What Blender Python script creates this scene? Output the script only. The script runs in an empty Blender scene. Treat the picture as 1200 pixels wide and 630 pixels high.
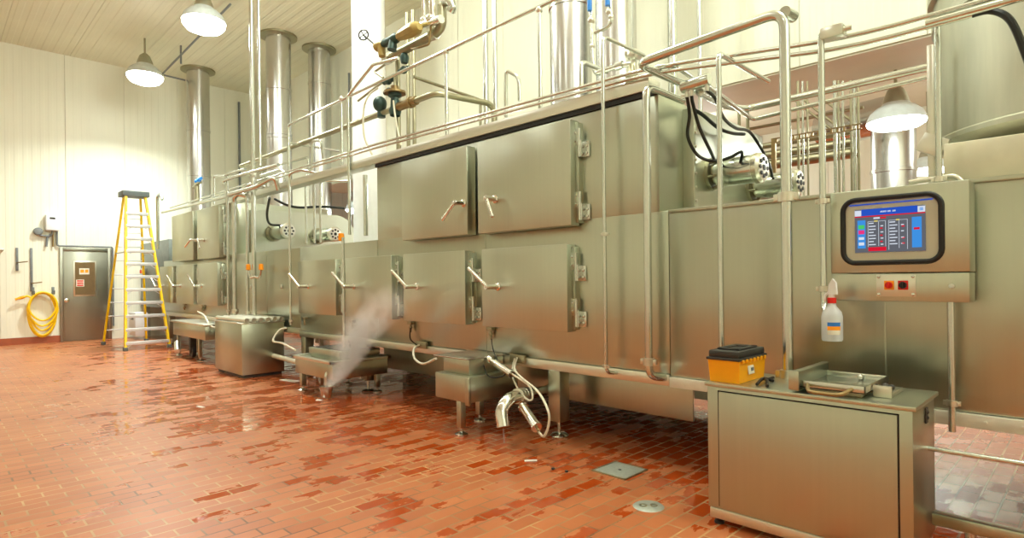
import bpy, bmesh, math, random
from mathutils import Vector, Matrix
random.seed(7)
scn = bpy.context.scene
COL = scn.collection

# ------------------------------------------------------------------ camera geometry
F, CX, CY, RHO, CAMH = 690.0, 600.0, 327.0, .011, 1.3
C45 = math.sqrt(.5)

def ray(px, py):
    u, v = px - CX, py - CY
    u, v = u - RHO * v, RHO * u + v
    r = u / F
    return C45 * (r - 1), C45 * (r + 1), -v / F

def at(px, py, Y):
    d = ray(px, py); t = Y / d[1]
    return Vector((d[0] * t, Y, CAMH + d[2] * t))

def atX(px, py, X):
    d = ray(px, py); t = X / d[0]
    return Vector((X, d[1] * t, CAMH + d[2] * t))

def atZ(px, py, Z=0.0):
    d = ray(px, py); t = (Z - CAMH) / d[2]
    return Vector((d[0] * t, d[1] * t, Z))

# ------------------------------------------------------------------ mesh helpers
class MB:
    def __init__(s):
        s.bm = bmesh.new(); s.mi = 0

    def _set(s, faces):
        for f in faces:
            f.material_index = s.mi; f.smooth = True

    def m(s, i):
        s.mi = i; return s

    def box(s, x0, x1, y0, y1, z0, z1, bev=0.0, rot=None, piv=None, seg=2):
        b = bmesh.new()
        bmesh.ops.create_cube(b, size=1)
        for v in b.verts:
            v.co = Vector((x0 + (v.co.x + .5) * (x1 - x0), y0 + (v.co.y + .5) * (y1 - y0), z0 + (v.co.z + .5) * (z1 - z0)))
        if bev > 0:
            bmesh.ops.bevel(b, geom=list(b.edges), offset=bev, segments=seg, profile=.5, affect='EDGES')
        if rot is not None:
            p = Vector(piv) if piv is not None else Vector(((x0 + x1) / 2, (y0 + y1) / 2, (z0 + z1) / 2))
            for v in b.verts:
                v.co = p + rot @ (v.co - p)
        s._merge(b); return s

    def _merge(s, b):
        mp = {}
        for v in b.verts:
            mp[v] = s.bm.verts.new(v.co)
        for f in b.faces:
            try:
                nf = s.bm.faces.new([mp[v] for v in f.verts])
                nf.material_index = s.mi; nf.smooth = True
            except ValueError:
                pass
        b.free()

    def ring(s, c, nrm, ref, r, n):
        bi = nrm.cross(ref).normalized()
        return [s.bm.verts.new(c + (ref * math.cos(2 * math.pi * k / n) + bi * math.sin(2 * math.pi * k / n)) * r) for k in range(n)]

    def sweep(s, pts, rad, n=10, caps=True, closed=False):
        pts = [Vector(p) for p in pts]
        rads = rad if isinstance(rad, (list, tuple)) else [rad] * len(pts)
        N = len(pts); rings = []; ref = None
        for i, p in enumerate(pts):
            if closed:
                t = (pts[(i + 1) % N] - pts[i - 1]).normalized()
            elif i == 0:
                t = (pts[1] - p).normalized()
            elif i == N - 1:
                t = (p - pts[-2]).normalized()
            else:
                t = ((p - pts[i - 1]).normalized() + (pts[i + 1] - p).normalized()).normalized()
            if ref is None:
                ref = t.orthogonal().normalized()
            else:
                ref = (ref - t * ref.dot(t)).normalized()
            rings.append(s.ring(p, t, ref, rads[i], n))
        fs = []
        for i in range(N if closed else N - 1):
            a, b = rings[i], rings[(i + 1) % N]
            for k in range(n):
                fs.append(s.bm.faces.new((a[k], a[(k + 1) % n], b[(k + 1) % n], b[k])))
        if caps and not closed:
            fs.append(s.bm.faces.new(rings[0][::-1])); fs.append(s.bm.faces.new(rings[-1]))
        s._set(fs); return s

    def pipe(s, pts, r, fil=None, n=10):
        return s.sweep(fillet(pts, fil if fil is not None else r * 3), r, n)

    def cyl(s, p0, p1, r, n=16, r1=None):
        return s.sweep([p0, p1], [r, r if r1 is None else r1], n)

    def lathe(s, prof, c=(0, 0, 0), axis=(0, 0, 1), n=24, ref=None):
        """prof: list of (radius, height)"""
        c = Vector(c); ax = Vector(axis).normalized()
        rf = Vector(ref).normalized() if ref is not None else ax.orthogonal().normalized()
        bi = ax.cross(rf)
        rings = []
        for r, h in prof:
            if r < 1e-6:
                rings.append([s.bm.verts.new(c + ax * h)])
            else:
                rings.append([s.bm.verts.new(c + ax * h + (rf * math.cos(2 * math.pi * k / n) + bi * math.sin(2 * math.pi * k / n)) * r) for k in range(n)])
        fs = []
        for a, b in zip(rings, rings[1:]):
            for k in range(n):
                k2 = (k + 1) % n
                if len(a) == 1 and len(b) == 1: continue
                if len(a) == 1: fs.append(s.bm.faces.new((a[0], b[k2], b[k])))
                elif len(b) == 1: fs.append(s.bm.faces.new((a[k], a[k2], b[0])))
                else: fs.append(s.bm.faces.new((a[k], a[k2], b[k2], b[k])))
        s._set(fs); return s

    def prism(s, poly, vec):
        vec = Vector(vec)
        a = [s.bm.verts.new(Vector(p)) for p in poly]
        b = [s.bm.verts.new(Vector(p) + vec) for p in poly]
        n = len(a); fs = [s.bm.faces.new(a[::-1]), s.bm.faces.new(b)]
        for k in range(n):
            fs.append(s.bm.faces.new((a[k], a[(k + 1) % n], b[(k + 1) % n], b[k])))
        s._set(fs); return s

    def ball(s, c, r, n=12, sx=1, sy=1, sz=1):
        b = bmesh.new()
        bmesh.ops.create_uvsphere(b, u_segments=n, v_segments=max(6, n // 2), radius=r)
        for v in b.verts:
            v.co = Vector((v.co.x * sx, v.co.y * sy, v.co.z * sz)) + Vector(c)
        s._merge(b); return s

    def build(s, name, mats, parent=None, label=None, origin=None):
        if not isinstance(mats, (list, tuple)): mats = [mats]
        bmesh.ops.recalc_face_normals(s.bm, faces=list(s.bm.faces))
        if parent is not None:
            o0 = Vector(parent['_o'])
        elif origin is not None:
            o0 = Vector(origin)
        else:
            xs = [v.co for v in s.bm.verts]
            o0 = Vector(((min(v.x for v in xs) + max(v.x for v in xs)) / 2, (min(v.y for v in xs) + max(v.y for v in xs)) / 2, min(v.z for v in xs)))
        for v in s.bm.verts: v.co -= o0
        me = bpy.data.meshes.new(name)
        s.bm.to_mesh(me); s.bm.free()
        for mt in mats: me.materials.append(mt)
        try: me.set_sharp_from_angle(angle=math.radians(38))
        except Exception: pass
        o = bpy.data.objects.new(name, me); COL.objects.link(o)
        o['_o'] = tuple(o0)
        if parent is not None: o.parent = parent
        else: o.location = o0
        if label: o['label'] = label
        return o

def fillet(pts, fil, k=5):
    pts = [Vector(p) for p in pts]
    out = [pts[0]]
    for a, p, b in zip(pts, pts[1:], pts[2:]):
        da, db = (a - p), (b - p)
        f = min(fil, da.length * .45, db.length * .45)
        p0, p1 = p + da.normalized() * f, p + db.normalized() * f
        for i in range(k + 1):
            t = i / k
            out.append(p0 * (1 - t) ** 2 + p * 2 * t * (1 - t) + p1 * t * t)
    out.append(pts[-1])
    return out

def spline(pts, k=8):
    pts = [Vector(p) for p in pts]
    P = [pts[0]] + pts + [pts[-1]]
    out = []
    for i in range(1, len(P) - 2):
        p0, p1, p2, p3 = P[i - 1:i + 3]
        for j in range(k):
            t = j / k
            out.append(.5 * ((2 * p1) + (p2 - p0) * t + (2 * p0 - 5 * p1 + 4 * p2 - p3) * t * t + (3 * p1 - p0 - 3 * p2 + p3) * t ** 3))
    out.append(pts[-1])
    return out

def thing(name, label, cat, loc, group=None):
    o = bpy.data.objects.new(name, None); COL.objects.link(o)
    o.location = loc; o.empty_display_size = .1
    o['_o'] = tuple(loc); tag(o, label, cat, group); return o

def tag(o, label, cat, group=None, kind=None):
    o['label'] = label; o['category'] = cat
    if group: o['group'] = group
    if kind: o['kind'] = kind
    return o

def struct(o):
    o['kind'] = 'structure'; return o

# ------------------------------------------------------------------ materials
def lin(c):
    return tuple((x / 12.92 if x <= .04045 else ((x + .055) / 1.055) ** 2.4) for x in c) + (1,)

def base_mat(name):
    m = bpy.data.materials.new(name); m.use_nodes = True
    nt = m.node_tree; nt.nodes.clear()
    out = nt.nodes.new('ShaderNodeOutputMaterial')
    b = nt.nodes.new('ShaderNodeBsdfPrincipled')
    nt.links.new(b.outputs[0], out.inputs[0])
    return m, nt, b

def N(nt, typ, **kw):
    n = nt.nodes.new(typ)
    for k, v in kw.items():
        if k in ('operation', 'blend_type', 'wave_type', 'bands_direction', 'wave_profile', 'data_type'): setattr(n, k, v)
        else: n.inputs[k].default_value = v
    return n

def pos_map(nt, scale=(1, 1, 1), rot=(0, 0, 0)):
    g = nt.nodes.new('ShaderNodeNewGeometry')
    mp = nt.nodes.new('ShaderNodeMapping')
    mp.inputs['Scale'].default_value = scale; mp.inputs['Rotation'].default_value = rot
    nt.links.new(g.outputs['Position'], mp.inputs['Vector'])
    return mp

def ramp(nt, src, a, b, ca=(0, 0, 0, 1), cb=(1, 1, 1, 1)):
    r = nt.nodes.new('ShaderNodeValToRGB')
    r.color_ramp.elements[0].position = a; r.color_ramp.elements[0].color = ca
    r.color_ramp.elements[1].position = b; r.color_ramp.elements[1].color = cb
    nt.links.new(src, r.inputs['Fac']); return r

def plain(name, col, rough=.5, metal=0.0, var=.08, scale=14, **kw):
    """solid colour with a faint procedural mottling and roughness variation"""
    m, nt, b = base_mat(name)
    mp = pos_map(nt)
    nz = N(nt, 'ShaderNodeTexNoise', Scale=scale, Detail=3.0)
    nt.links.new(mp.outputs[0], nz.inputs['Vector'])
    c = lin(col)
    r = ramp(nt, nz.outputs['Fac'], .3, .7, tuple(x * (1 - var) for x in c[:3]) + (1,), tuple(min(1, x * (1 + var)) for x in c[:3]) + (1,))
    nt.links.new(r.outputs['Color'], b.inputs['Base Color'])
    b.inputs['Roughness'].default_value = rough; b.inputs['Metallic'].default_value = metal
    for k, v in kw.items(): b.inputs[k].default_value = v
    return m

def steel_mat(name, col=(.735, .75, .685), rough=.3, brush=(38, 38, .5), bump=.0, wav=.05, var=.022):
    m, nt, b = base_mat(name)
    b.inputs['Metallic'].default_value = 1.0
    mp = pos_map(nt, brush)
    n1 = N(nt, 'ShaderNodeTexNoise', Scale=1.0, Detail=4.0, Roughness=.6)
    nt.links.new(mp.outputs[0], n1.inputs['Vector'])
    mp2 = pos_map(nt, (1.6, 1.6, 1.0))
    n2 = N(nt, 'ShaderNodeTexNoise', Scale=1.0, Detail=2.0)
    nt.links.new(mp2.outputs[0], n2.inputs['Vector'])
    c = lin(col)
    r = ramp(nt, n1.outputs['Fac'], .3, .7, tuple(x * (1 - var) for x in c[:3]) + (1,), tuple(min(1, x * (1 + var)) for x in c[:3]) + (1,))
    nt.links.new(r.outputs['Color'], b.inputs['Base Color'])
    mr = N(nt, 'ShaderNodeMapRange'); mr.inputs['From Min'].default_value = .3; mr.inputs['From Max'].default_value = .7
    mr.inputs['To Min'].default_value = rough * .94; mr.inputs['To Max'].default_value = rough * 1.06
    nt.links.new(n1.outputs['Fac'], mr.inputs['Value']); nt.links.new(mr.outputs[0], b.inputs['Roughness'])
    b1 = N(nt, 'ShaderNodeBump', Strength=bump * 10, Distance=.002)
    b2 = N(nt, 'ShaderNodeBump', Strength=1.0, Distance=wav)
    nt.links.new(n2.outputs['Fac'], b2.inputs['Height']); nt.links.new(n1.outputs['Fac'], b1.inputs['Height'])
    nt.links.new(b2.outputs[0], b1.inputs['Normal']); nt.links.new(b1.outputs[0], b.inputs['Normal'])
    return m

M = {}
M['steel'] = steel_mat('brushed_steel', rough=.30, wav=.012)
M['door'] = steel_mat('brushed_steel_door', (.765, .78, .715), rough=.34, wav=.015)
M['bright'] = steel_mat('bright_steel_trim', (.87, .865, .82), rough=.30, wav=.0, brush=(3, 3, 3), bump=.0, var=.015)
M['pipe'] = steel_mat('steel_pipe', (.83, .845, .82), rough=.21, brush=(9, 9, 9), wav=.0, bump=.0, var=.015)
M['chrome'] = steel_mat('polished_steel', (.90, .895, .87), rough=.17, brush=(6, 6, 6), wav=.0, bump=.0, var=.01)
M['duct'] = steel_mat('duct_steel', (.80, .80, .79), rough=.25, brush=(3, 3, 1), wav=.01, bump=.0)
M['drum'] = steel_mat('dull_drum_steel', (.72, .72, .65), rough=.5, brush=(7, 7, .8), wav=.01, var=.14)
M['dullpipe'] = steel_mat('galvanised_pipe', (.66, .64, .54), rough=.42, brush=(9, 9, 9), wav=.0, bump=.0, var=.03)
M['copper'] = plain('tarnished_brass', (.58, .49, .33), .4, .7)
M['yellowpaint'] = plain('yellow_glass_fibre', (1.0, .84, .01), .42, var=.04)
M['hose'] = plain('yellow_rubber_hose', (.97, .80, .05), .4, var=.05)
M['toolyellow'] = plain('yellow_box_plastic', (.99, .67, .02), .38, var=.03)
M['black'] = plain('black_rubber', (.07, .07, .07), .45)
M['lid'] = plain('charcoal_plastic', (.20, .19, .18), .45)
M['cable'] = plain('dark_green_black_cable', (.10, .12, .11), .4)
M['white'] = plain('white_painted_metal', (.90, .91, .92), .4, var=.02)
M['whitehose'] = plain('white_hose', (.88, .86, .78), .45, var=.03)
M['greycap'] = plain('grey_ladder_cap', (.38, .42, .42), .5)
M['alu'] = plain('aluminium_step', (.86, .87, .88), .4, .35, var=.04)
M['greyblue'] = plain('grey_conduit', (.47, .49, .50), .45, .2)
M['valvegreen'] = plain('dark_green_cast_valve', (.20, .30, .28), .45, .2)
M['valveyellow'] = plain('ochre_painted_valve', (.66, .57, .33), .45, .1)
M['orange'] = plain('orange_switch_plate', (1.0, .62, .05), .45, var=.02)
M['red'] = plain('red_plastic', (.85, .10, .06), .4, var=.03)
M['blue'] = plain('blue_plastic', (.15, .50, .85), .4, var=.03)
M['signwhite'] = plain('sign_white', (.90, .88, .82), .5, var=.02)
M['bezel'] = plain('grey_panel_face', (.76, .76, .69), .4, var=.02)
M['draincover'] = plain('worn_grey_cover', (.66, .68, .64), .45, .35, var=.12, scale=40)
M['paper'] = plain('white_scrap', (.92, .92, .90), .6, var=.02)
M['pinkish'] = plain('pale_plastic', (.87, .80, .76), .5)

def emit(name, col, s):
    m = bpy.data.materials.new(name); m.use_nodes = True; nt = m.node_tree; nt.nodes.clear()
    o = nt.nodes.new('ShaderNodeOutputMaterial'); e = nt.nodes.new('ShaderNodeEmission')
    e.inputs[0].default_value = lin(col) if max(col) <= 1 else col + (1,); e.inputs[1].default_value = s
    nt.links.new(e.outputs[0], o.inputs[0]); return m
SCR = .55
M['scr_dark'] = emit('screen_dark', (.42, .43, .46), SCR)
M['scr_blue'] = emit('screen_blue', (.18, .36, .82), SCR)
M['scr_light'] = emit('screen_light_blue', (.28, .62, .95), SCR)
M['scr_white'] = emit('screen_white', (.92, .95, 1.0), SCR)
M['scr_red'] = emit('screen_red', (.92, .12, .22), SCR)
M['scr_green'] = emit('screen_green', (.35, .85, .45), SCR)
M['scr_yellow'] = emit('screen_yellow', (.95, .85, .25), SCR)
M['scr_pink'] = emit('screen_pink', (.98, .25, .55), SCR)
M['reflector'] = plain('lamp_reflector', (.86, .90, .91), .5, .0)
LENS = 14.0
M['baylens'] = emit('bay_lamp_lens', (.98, 1.0, .975), 22.0)
M['lens'] = emit('lamp_lens', (.975, 1.0, .96), LENS)

# clear-ish translucent plastic bottle, water
m, nt, b = base_mat('frosted_bottle')
b.inputs['Base Color'].default_value = lin((.93, .95, .97)); b.inputs['Roughness'].default_value = .35
b.inputs['Transmission Weight'].default_value = .35; b.inputs['IOR'].default_value = 1.3; M['bottle'] = m
m, nt, b = base_mat('screen_glass')
b.inputs['Base Color'].default_value = (1, 1, 1, 1); b.inputs['Roughness'].default_value = .03
b.inputs['Transmission Weight'].default_value = 1.0; b.inputs['IOR'].default_value = 1.02
M['glass'] = m
m, nt, b = base_mat('water')
b.inputs['Base Color'].default_value = (.9, .95, 1, 1); b.inputs['Roughness'].default_value = .05
b.inputs['Transmission Weight'].default_value = .9; b.inputs['IOR'].default_value = 1.33; M['water'] = m

# ribbed insulated panels (walls: ribs upright; ceiling: ribs along X)
def panel_mat(name, axis, col=(.93, .93, .86), ribs=.15, seam=1.15, rough=.42, dist=.003):
    m, nt, b = base_mat(name)
    g = nt.nodes.new('ShaderNodeNewGeometry'); sp = nt.nodes.new('ShaderNodeSeparateXYZ')
    nt.links.new(g.outputs['Position'], sp.inputs[0])
    src = sp.outputs[axis]
    def modp(period):
        d = N(nt, 'ShaderNodeMath', operation='DIVIDE'); d.inputs[1].default_value = period
        nt.links.new(src, d.inputs[0])
        f = N(nt, 'ShaderNodeMath', operation='FRACT'); nt.links.new(d.outputs[0], f.inputs[0]); return f
    rib = ramp(nt, modp(ribs).outputs[0], 0, 1)
    rib.color_ramp.elements[0].color = (0, 0, 0, 1); rib.color_ramp.elements[1].color = (0, 0, 0, 1)
    for p_, v_ in ((.35, 0), (.45, 1), (.85, 1), (.95, 0)):
        e = rib.color_ramp.elements.new(p_); e.color = (v_, v_, v_, 1)
    sm = ramp(nt, modp(seam).outputs[0], .0, .012)
    sm.color_ramp.elements[0].color = (0, 0, 0, 1)
    c = lin(col)
    mp = pos_map(nt, (1.2, 1.2, .5))
    nz = N(nt, 'ShaderNodeTexNoise', Scale=1.0, Detail=4.0); nt.links.new(mp.outputs[0], nz.inputs['Vector'])
    r = ramp(nt, nz.outputs['Fac'], .3, .75, tuple(x * .93 for x in c[:3]) + (1,), c)
    mx = N(nt, 'ShaderNodeMix', data_type='RGBA'); mx.inputs[6].default_value = tuple(x * .8 for x in c[:3]) + (1,)
    nt.links.new(sm.outputs['Color'], mx.inputs[0]); nt.links.new(r.outputs['Color'], mx.inputs[7])
    nt.links.new(mx.outputs[2], b.inputs['Base Color'])
    bp = N(nt, 'ShaderNodeBump', Strength=.8, Distance=dist); nt.links.new(rib.outputs['Color'], bp.inputs['Height'])
    bp2 = N(nt, 'ShaderNodeBump', Strength=.8, Distance=.012); nt.links.new(sm.outputs['Color'], bp2.inputs['Height'])
    nt.links.new(bp.outputs[0], bp2.inputs['Normal']); nt.links.new(bp2.outputs[0], b.inputs['Normal'])
    b.inputs['Roughness'].default_value = rough
    return m
M['wallY'] = panel_mat('ribbed_panel_left', 1)
M['wallX'] = panel_mat('ribbed_panel_back', 0)
M['ceil'] = panel_mat('ribbed_ceiling', 1, (.91, .90, .80), ribs=.2, seam=1.2, dist=.01)
M['soffit'] = plain('tan_soffit', (.86, .85, .77), .6, var=.04, scale=2)

# quarry tile floor, long side along Y, with wet patches
def floor_mat():
    m, nt, b = base_mat('quarry_tile')
    mp = pos_map(nt, (1, 1, 1), (0, 0, math.radians(90)))
    br = nt.nodes.new('ShaderNodeTexBrick')
    br.offset = .5; br.squash = 1.0
    for k, v in {'Scale': 1.0, 'Mortar Size': .006, 'Mortar Smooth': .15, 'Bias': 0.0, 'Brick Width': .205, 'Row Height': .102}.items():
        br.inputs[k].default_value = v
    br.inputs['Color1'].default_value = (0, 0, 0, 1); br.inputs['Color2'].default_value = (1, 1, 1, 1); br.inputs['Mortar'].default_value = (.5, .5, .5, 1)
    nt.links.new(mp.outputs[0], br.inputs['Vector'])
    # tile tone
    tone = ramp(nt, br.outputs['Color'], 0, 1, lin((.675, .375, .215)), lin((.745, .445, .275)))
    nz = N(nt, 'ShaderNodeTexNoise', Scale=.55, Detail=4.0, Roughness=.55)
    g = nt.nodes.new('ShaderNodeNewGeometry'); nt.links.new(g.outputs['Position'], nz.inputs['Vector'])
    # wetness = low noise + per-tile jump + drier foreground, wetter below and along the machines
    sp = nt.nodes.new('ShaderNodeSeparateXYZ'); nt.links.new(g.outputs['Position'], sp.inputs[0])
    mp3 = pos_map(nt, (3.6, 1.9, 1)); n3 = N(nt, 'ShaderNodeTexNoise', Scale=1.0, Detail=5.0, Roughness=.6); nt.links.new(mp3.outputs[0], n3.inputs['Vector'])
    my = N(nt, 'ShaderNodeMapRange'); my.inputs['From Min'].default_value = .4; my.inputs['From Max'].default_value = 3.8
    my.inputs['To Min'].default_value = -.16; my.inputs['To Max'].default_value = .17
    nt.links.new(sp.outputs[1], my.inputs['Value'])
    a1 = N(nt, 'ShaderNodeMath', operation='MULTIPLY_ADD'); a1.inputs[1].default_value = .26
    nt.links.new(br.outputs['Color'], a1.inputs[0]); nt.links.new(n3.outputs['Fac'], a1.inputs[2])
    a2 = N(nt, 'ShaderNodeMath', operation='ADD'); nt.links.new(a1.outputs[0], a2.inputs[0]); nt.links.new(my.outputs[0], a2.inputs[1])
    a3 = N(nt, 'ShaderNodeMath', operation='MULTIPLY_ADD'); a3.inputs[1].default_value = .30
    nt.links.new(nz.outputs['Fac'], a3.inputs[0]); nt.links.new(a2.outputs[0], a3.inputs[2])
    ds = N(nt, 'ShaderNodeVectorMath', operation='DISTANCE'); ds.inputs[1].default_value = (-6.6, 1.9, 0)
    sq = pos_map(nt, (.62, 1.0, 1.0)); ds.inputs[1].default_value = (-6.6 * .62, 1.9, 0)
    nt.links.new(sq.outputs[0], ds.inputs[0])
    dm = N(nt, 'ShaderNodeMapRange'); dm.inputs['From Min'].default_value = .4; dm.inputs['From Max'].default_value = 2.4
    dm.inputs['To Min'].default_value = .10; dm.inputs['To Max'].default_value = -.02
    nt.links.new(ds.outputs['Value'], dm.inputs['Value'])
    a4 = N(nt, 'ShaderNodeMath', operation='ADD'); nt.links.new(a3.outputs[0], a4.inputs[0]); nt.links.new(dm.outputs[0], a4.inputs[1])
    a3 = a4
    wet = ramp(nt, a3.outputs[0], .862, .892)
    dark = N(nt, 'ShaderNodeMix', data_type='RGBA', blend_type='MULTIPLY'); dark.inputs[7].default_value = (.80, .36, .12, 1)
    nt.links.new(wet.outputs['Color'], dark.inputs[0]); nt.links.new(tone.outputs['Color'], dark.inputs[6])
    mort = N(nt, 'ShaderNodeMix', data_type='RGBA'); mort.inputs[7].default_value = lin((.80, .62, .42))
    mn = N(nt, 'ShaderNodeTexNoise', Scale=1.3, Detail=2.0); nt.links.new(g.outputs['Position'], mn.inputs['Vector'])
    mc = ramp(nt, mn.outputs['Fac'], .38, .6, lin((.45, .29, .19)), lin((.76, .60, .42)))
    nt.links.new(mc.outputs['Color'], mort.inputs[7])
    nt.links.new(br.outputs['Fac'], mort.inputs[0]); nt.links.new(dark.outputs[2], mort.inputs[6])
    nt.links.new(mort.outputs[2], b.inputs['Base Color'])
    rr = ramp(nt, wet.outputs['Color'], 0, 1, (.36, .36, .36, 1), (.07, .07, .07, 1))
    nt.links.new(rr.outputs['Color'], b.inputs['Roughness'])
    bs = N(nt, 'ShaderNodeMath', operation='SUBTRACT'); bs.inputs[0].default_value = 1.0; nt.links.new(br.outputs['Fac'], bs.inputs[1])
    bp = N(nt, 'ShaderNodeBump', Strength=.5, Distance=.004); nt.links.new(bs.outputs[0], bp.inputs['Height'])
    n4 = N(nt, 'ShaderNodeTexNoise', Scale=6.0, Detail=2.0); nt.links.new(g.outputs['Position'], n4.inputs['Vector'])
    bp2 = N(nt, 'ShaderNodeBump', Strength=.25, Distance=.01); nt.links.new(n4.outputs['Fac'], bp2.inputs['Height'])
    nt.links.new(bp.outputs[0], bp2.inputs['Normal']); nt.links.new(bp2.outputs[0], b.inputs['Normal'])
    return m
M['floor'] = floor_mat()
M['basetile'] = plain('red_base_tile', (.62, .32, .20), .35, var=.1, scale=8)

# ------------------------------------------------------------------ room
XL, XR, YB, YF0, ZC = -16.6, 4.5, 6.75, -4.5, 6.5
ZS = 3.58            # soffit of the rear bay
YBAY = 11.5
def slab(name, mat, *a):
    return struct(MB().box(*a).build(name, mat))
slab('floor', M['floor'], XL - .2, XR + .2, YF0 - .2, YBAY + .2, -.12, 0)
slab('ceiling', M['ceil'], XL - .2, XR + .2, YF0 - .2, YB + .25, ZC, ZC + .15)
slab('wall_left', M['wallY'], XL - .2, XL, YF0 - .2, YBAY + .2, 0, ZC)
slab('wall_right', M['wallY'], XR, XR + .2, YF0 - .2, YBAY + .2, 0, ZC)
slab('wall_front', M['wallX'], XL, XR, YF0 - .2, YF0, 0, ZC)
wb = MB()
wb.box(XL, -13.8, YB, YB + .2, 0, ZC)
wb.box(-13.8, XR, YB, YB + .2, ZS, ZC)
struct(wb.build('wall_back', M['wallX']))
slab('wall_bay', M['wallX'], XL, XR, YBAY, YBAY + .2, 0, ZS + .6)
slab('ceiling_bay', M['soffit'], -13.8, XR, YB + .2, YBAY, ZS + .45, ZS + .6)
slab('trim_1', M['soffit'], -13.8, XR, YB + .02, YB + .95, ZS - .02, ZS + .44)
slab('baseboard_left', M['basetile'], XL, XL + .03, YF0, 2.17, 0, .15)
slab('baseboard_back', M['basetile'], XL, -13.8, YB - .03, YB, 0, .15)

# steel door in the left wall
d = MB()
d.box(XL, XL + .05, 2.17, 2.24, 0, 2.13, .006)
d.box(XL, XL + .05, 3.08, 3.15, 0, 2.13, .006)
d.box(XL, XL + .05, 2.24, 3.08, 2.05, 2.13, .006)
d.box(XL, XL + .03, 2.24, 3.08, .01, 2.05, .004)
M['walldoor'] = steel_mat('dark_brushed_door', (.60, .60, .55), rough=.38, wav=.01)
door = struct(d.build('door_1', M['walldoor']))
w = MB(); w.box(XL + .03, XL + .042, 2.42, 2.86, 1.02, 1.83, .005)
w = w.build('window_frame', M['bright'], door)
MB().box(XL + .042, XL + .046, 2.45, 2.83, 1.05, 1.80).build('window_pane', plain('wired_window_glass', (.50, .42, .30), .12, .2), door)
s = MB(); s.m(0).box(XL + .046, XL + .051, 2.53, 2.72, 1.52, 1.66); s.m(1).box(XL + .051, XL + .053, 2.55, 2.62, 1.56, 1.63); s.box(XL + .051, XL + .053, 2.64, 2.70, 1.56, 1.63)
s.build('notice', [M['signwhite'], M['orange']], door, 'small white notice with two orange squares')
s = MB(); s.m(0).box(XL + .046, XL + .051, 2.47, 2.62, 1.24, 1.40)
s.m(1)
for k in range(3): s.box(XL + .051, XL + .053, 2.485, 2.605, 1.255 + k * .05, 1.285 + k * .05)
s.build('notice', [M['signwhite'], M['red']], door, 'small white notice with red lines')
MB().lathe([(0, 0), (.045, 0), (.045, .012), (.018, .02), (.018, .05), (.04, .06), (.042, .085), (0, .095)], (XL + .03, 2.29, .93), (1, 0, 0)).build('door_knob', M['chrome'], door)

# ------------------------------------------------------------------ ovens
YP = 3.65        # front plane of the line
def hinge(parent, x, z, y=3.56):
    h = MB()
    h.box(x - .06, x, y - .012, y, z, z + .13, .003)
    h.box(x + .012, x + .075, y + .03, y + .045, z - .09, z + .03, .003)
    h.cyl((x + .006, y - .006, z - .09), (x + .006, y - .006, z + .13), .013, 10)
    h.box(x + .0, x + .03, y - .01, y + .04, z - .09, z + .04)
    for a, bz in ((-.035, .035), (-.035, .1)): h.lathe([(0, .012), (.012, .009), (.012, 0)], (x + a, y - .012, z + bz), (0, -1, 0), 8)
    for a, bz in ((.05, -.06), (.05, -.005)): h.lathe([(0, .012), (.012, .009), (.012, 0)], (x + a, y + .03, z + bz), (0, -1, 0), 8)
    return h.build('hinge', M['pipe'], parent)

def lever(parent, hub, tip, y0):
    h = MB(); hub = Vector(hub); tip = Vector(tip)
    h.cyl((hub.x, y0, hub.z), (hub.x, hub.y - .02, hub.z), .022, 14)
    h.lathe([(.036, 0), (.036, .012), (.022, .02)], (hub.x, y0, hub.z), (0, -1, 0), 16)
    h.sweep([hub, hub.lerp(tip, .5), tip], [.018, .016, .018], 12)
    h.ball(tip, .018, 10); h.ball(hub, .024, 10)
    return h.build('handle', M['chrome'], parent)

def oven_door(root, x0, x1, z0, z1, hub, tip, hside=1, yf=3.53):
    o = MB().box(x0, x1, yf, YP - .015, z0, z1, .006)
    o.box(x0 + .03, x1 - .03, YP - .016, YP + .002, z0 + .03, z1 - .03)
    o = o.build('door', M['door'], root)
    hx = x1 + .03
    if hside > 0:
        for zz in (z0 + .13, z1 - .2): hinge(o, hx, zz, YP - .05)
        MB().box(x1 + .0, x1 + .028, YP - .06, YP + .002, z0 + .02, z1 - .02, .004).build('hinge_plate', M['steel'], o)
    lever(o, hub, tip, yf)
    # lower drip latch under the door
    return o

def leg(root, x, y, top=.60, w=.125):
    o = MB().box(x - w / 2, x + w / 2, y, y + w, .13, top, .006).build('leg', M['steel'], root)
    f = MB(); f.cyl((x, y + w / 2, .02), (x, y + w / 2, .14), .014, 10)
    f.lathe([(0, 0), (.075, 0), (.078, .012), (.06, .028), (.02, .034), (0, .034)], (x, y + w / 2, 0))
    f.build('foot', M['pipe'], o)

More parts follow.
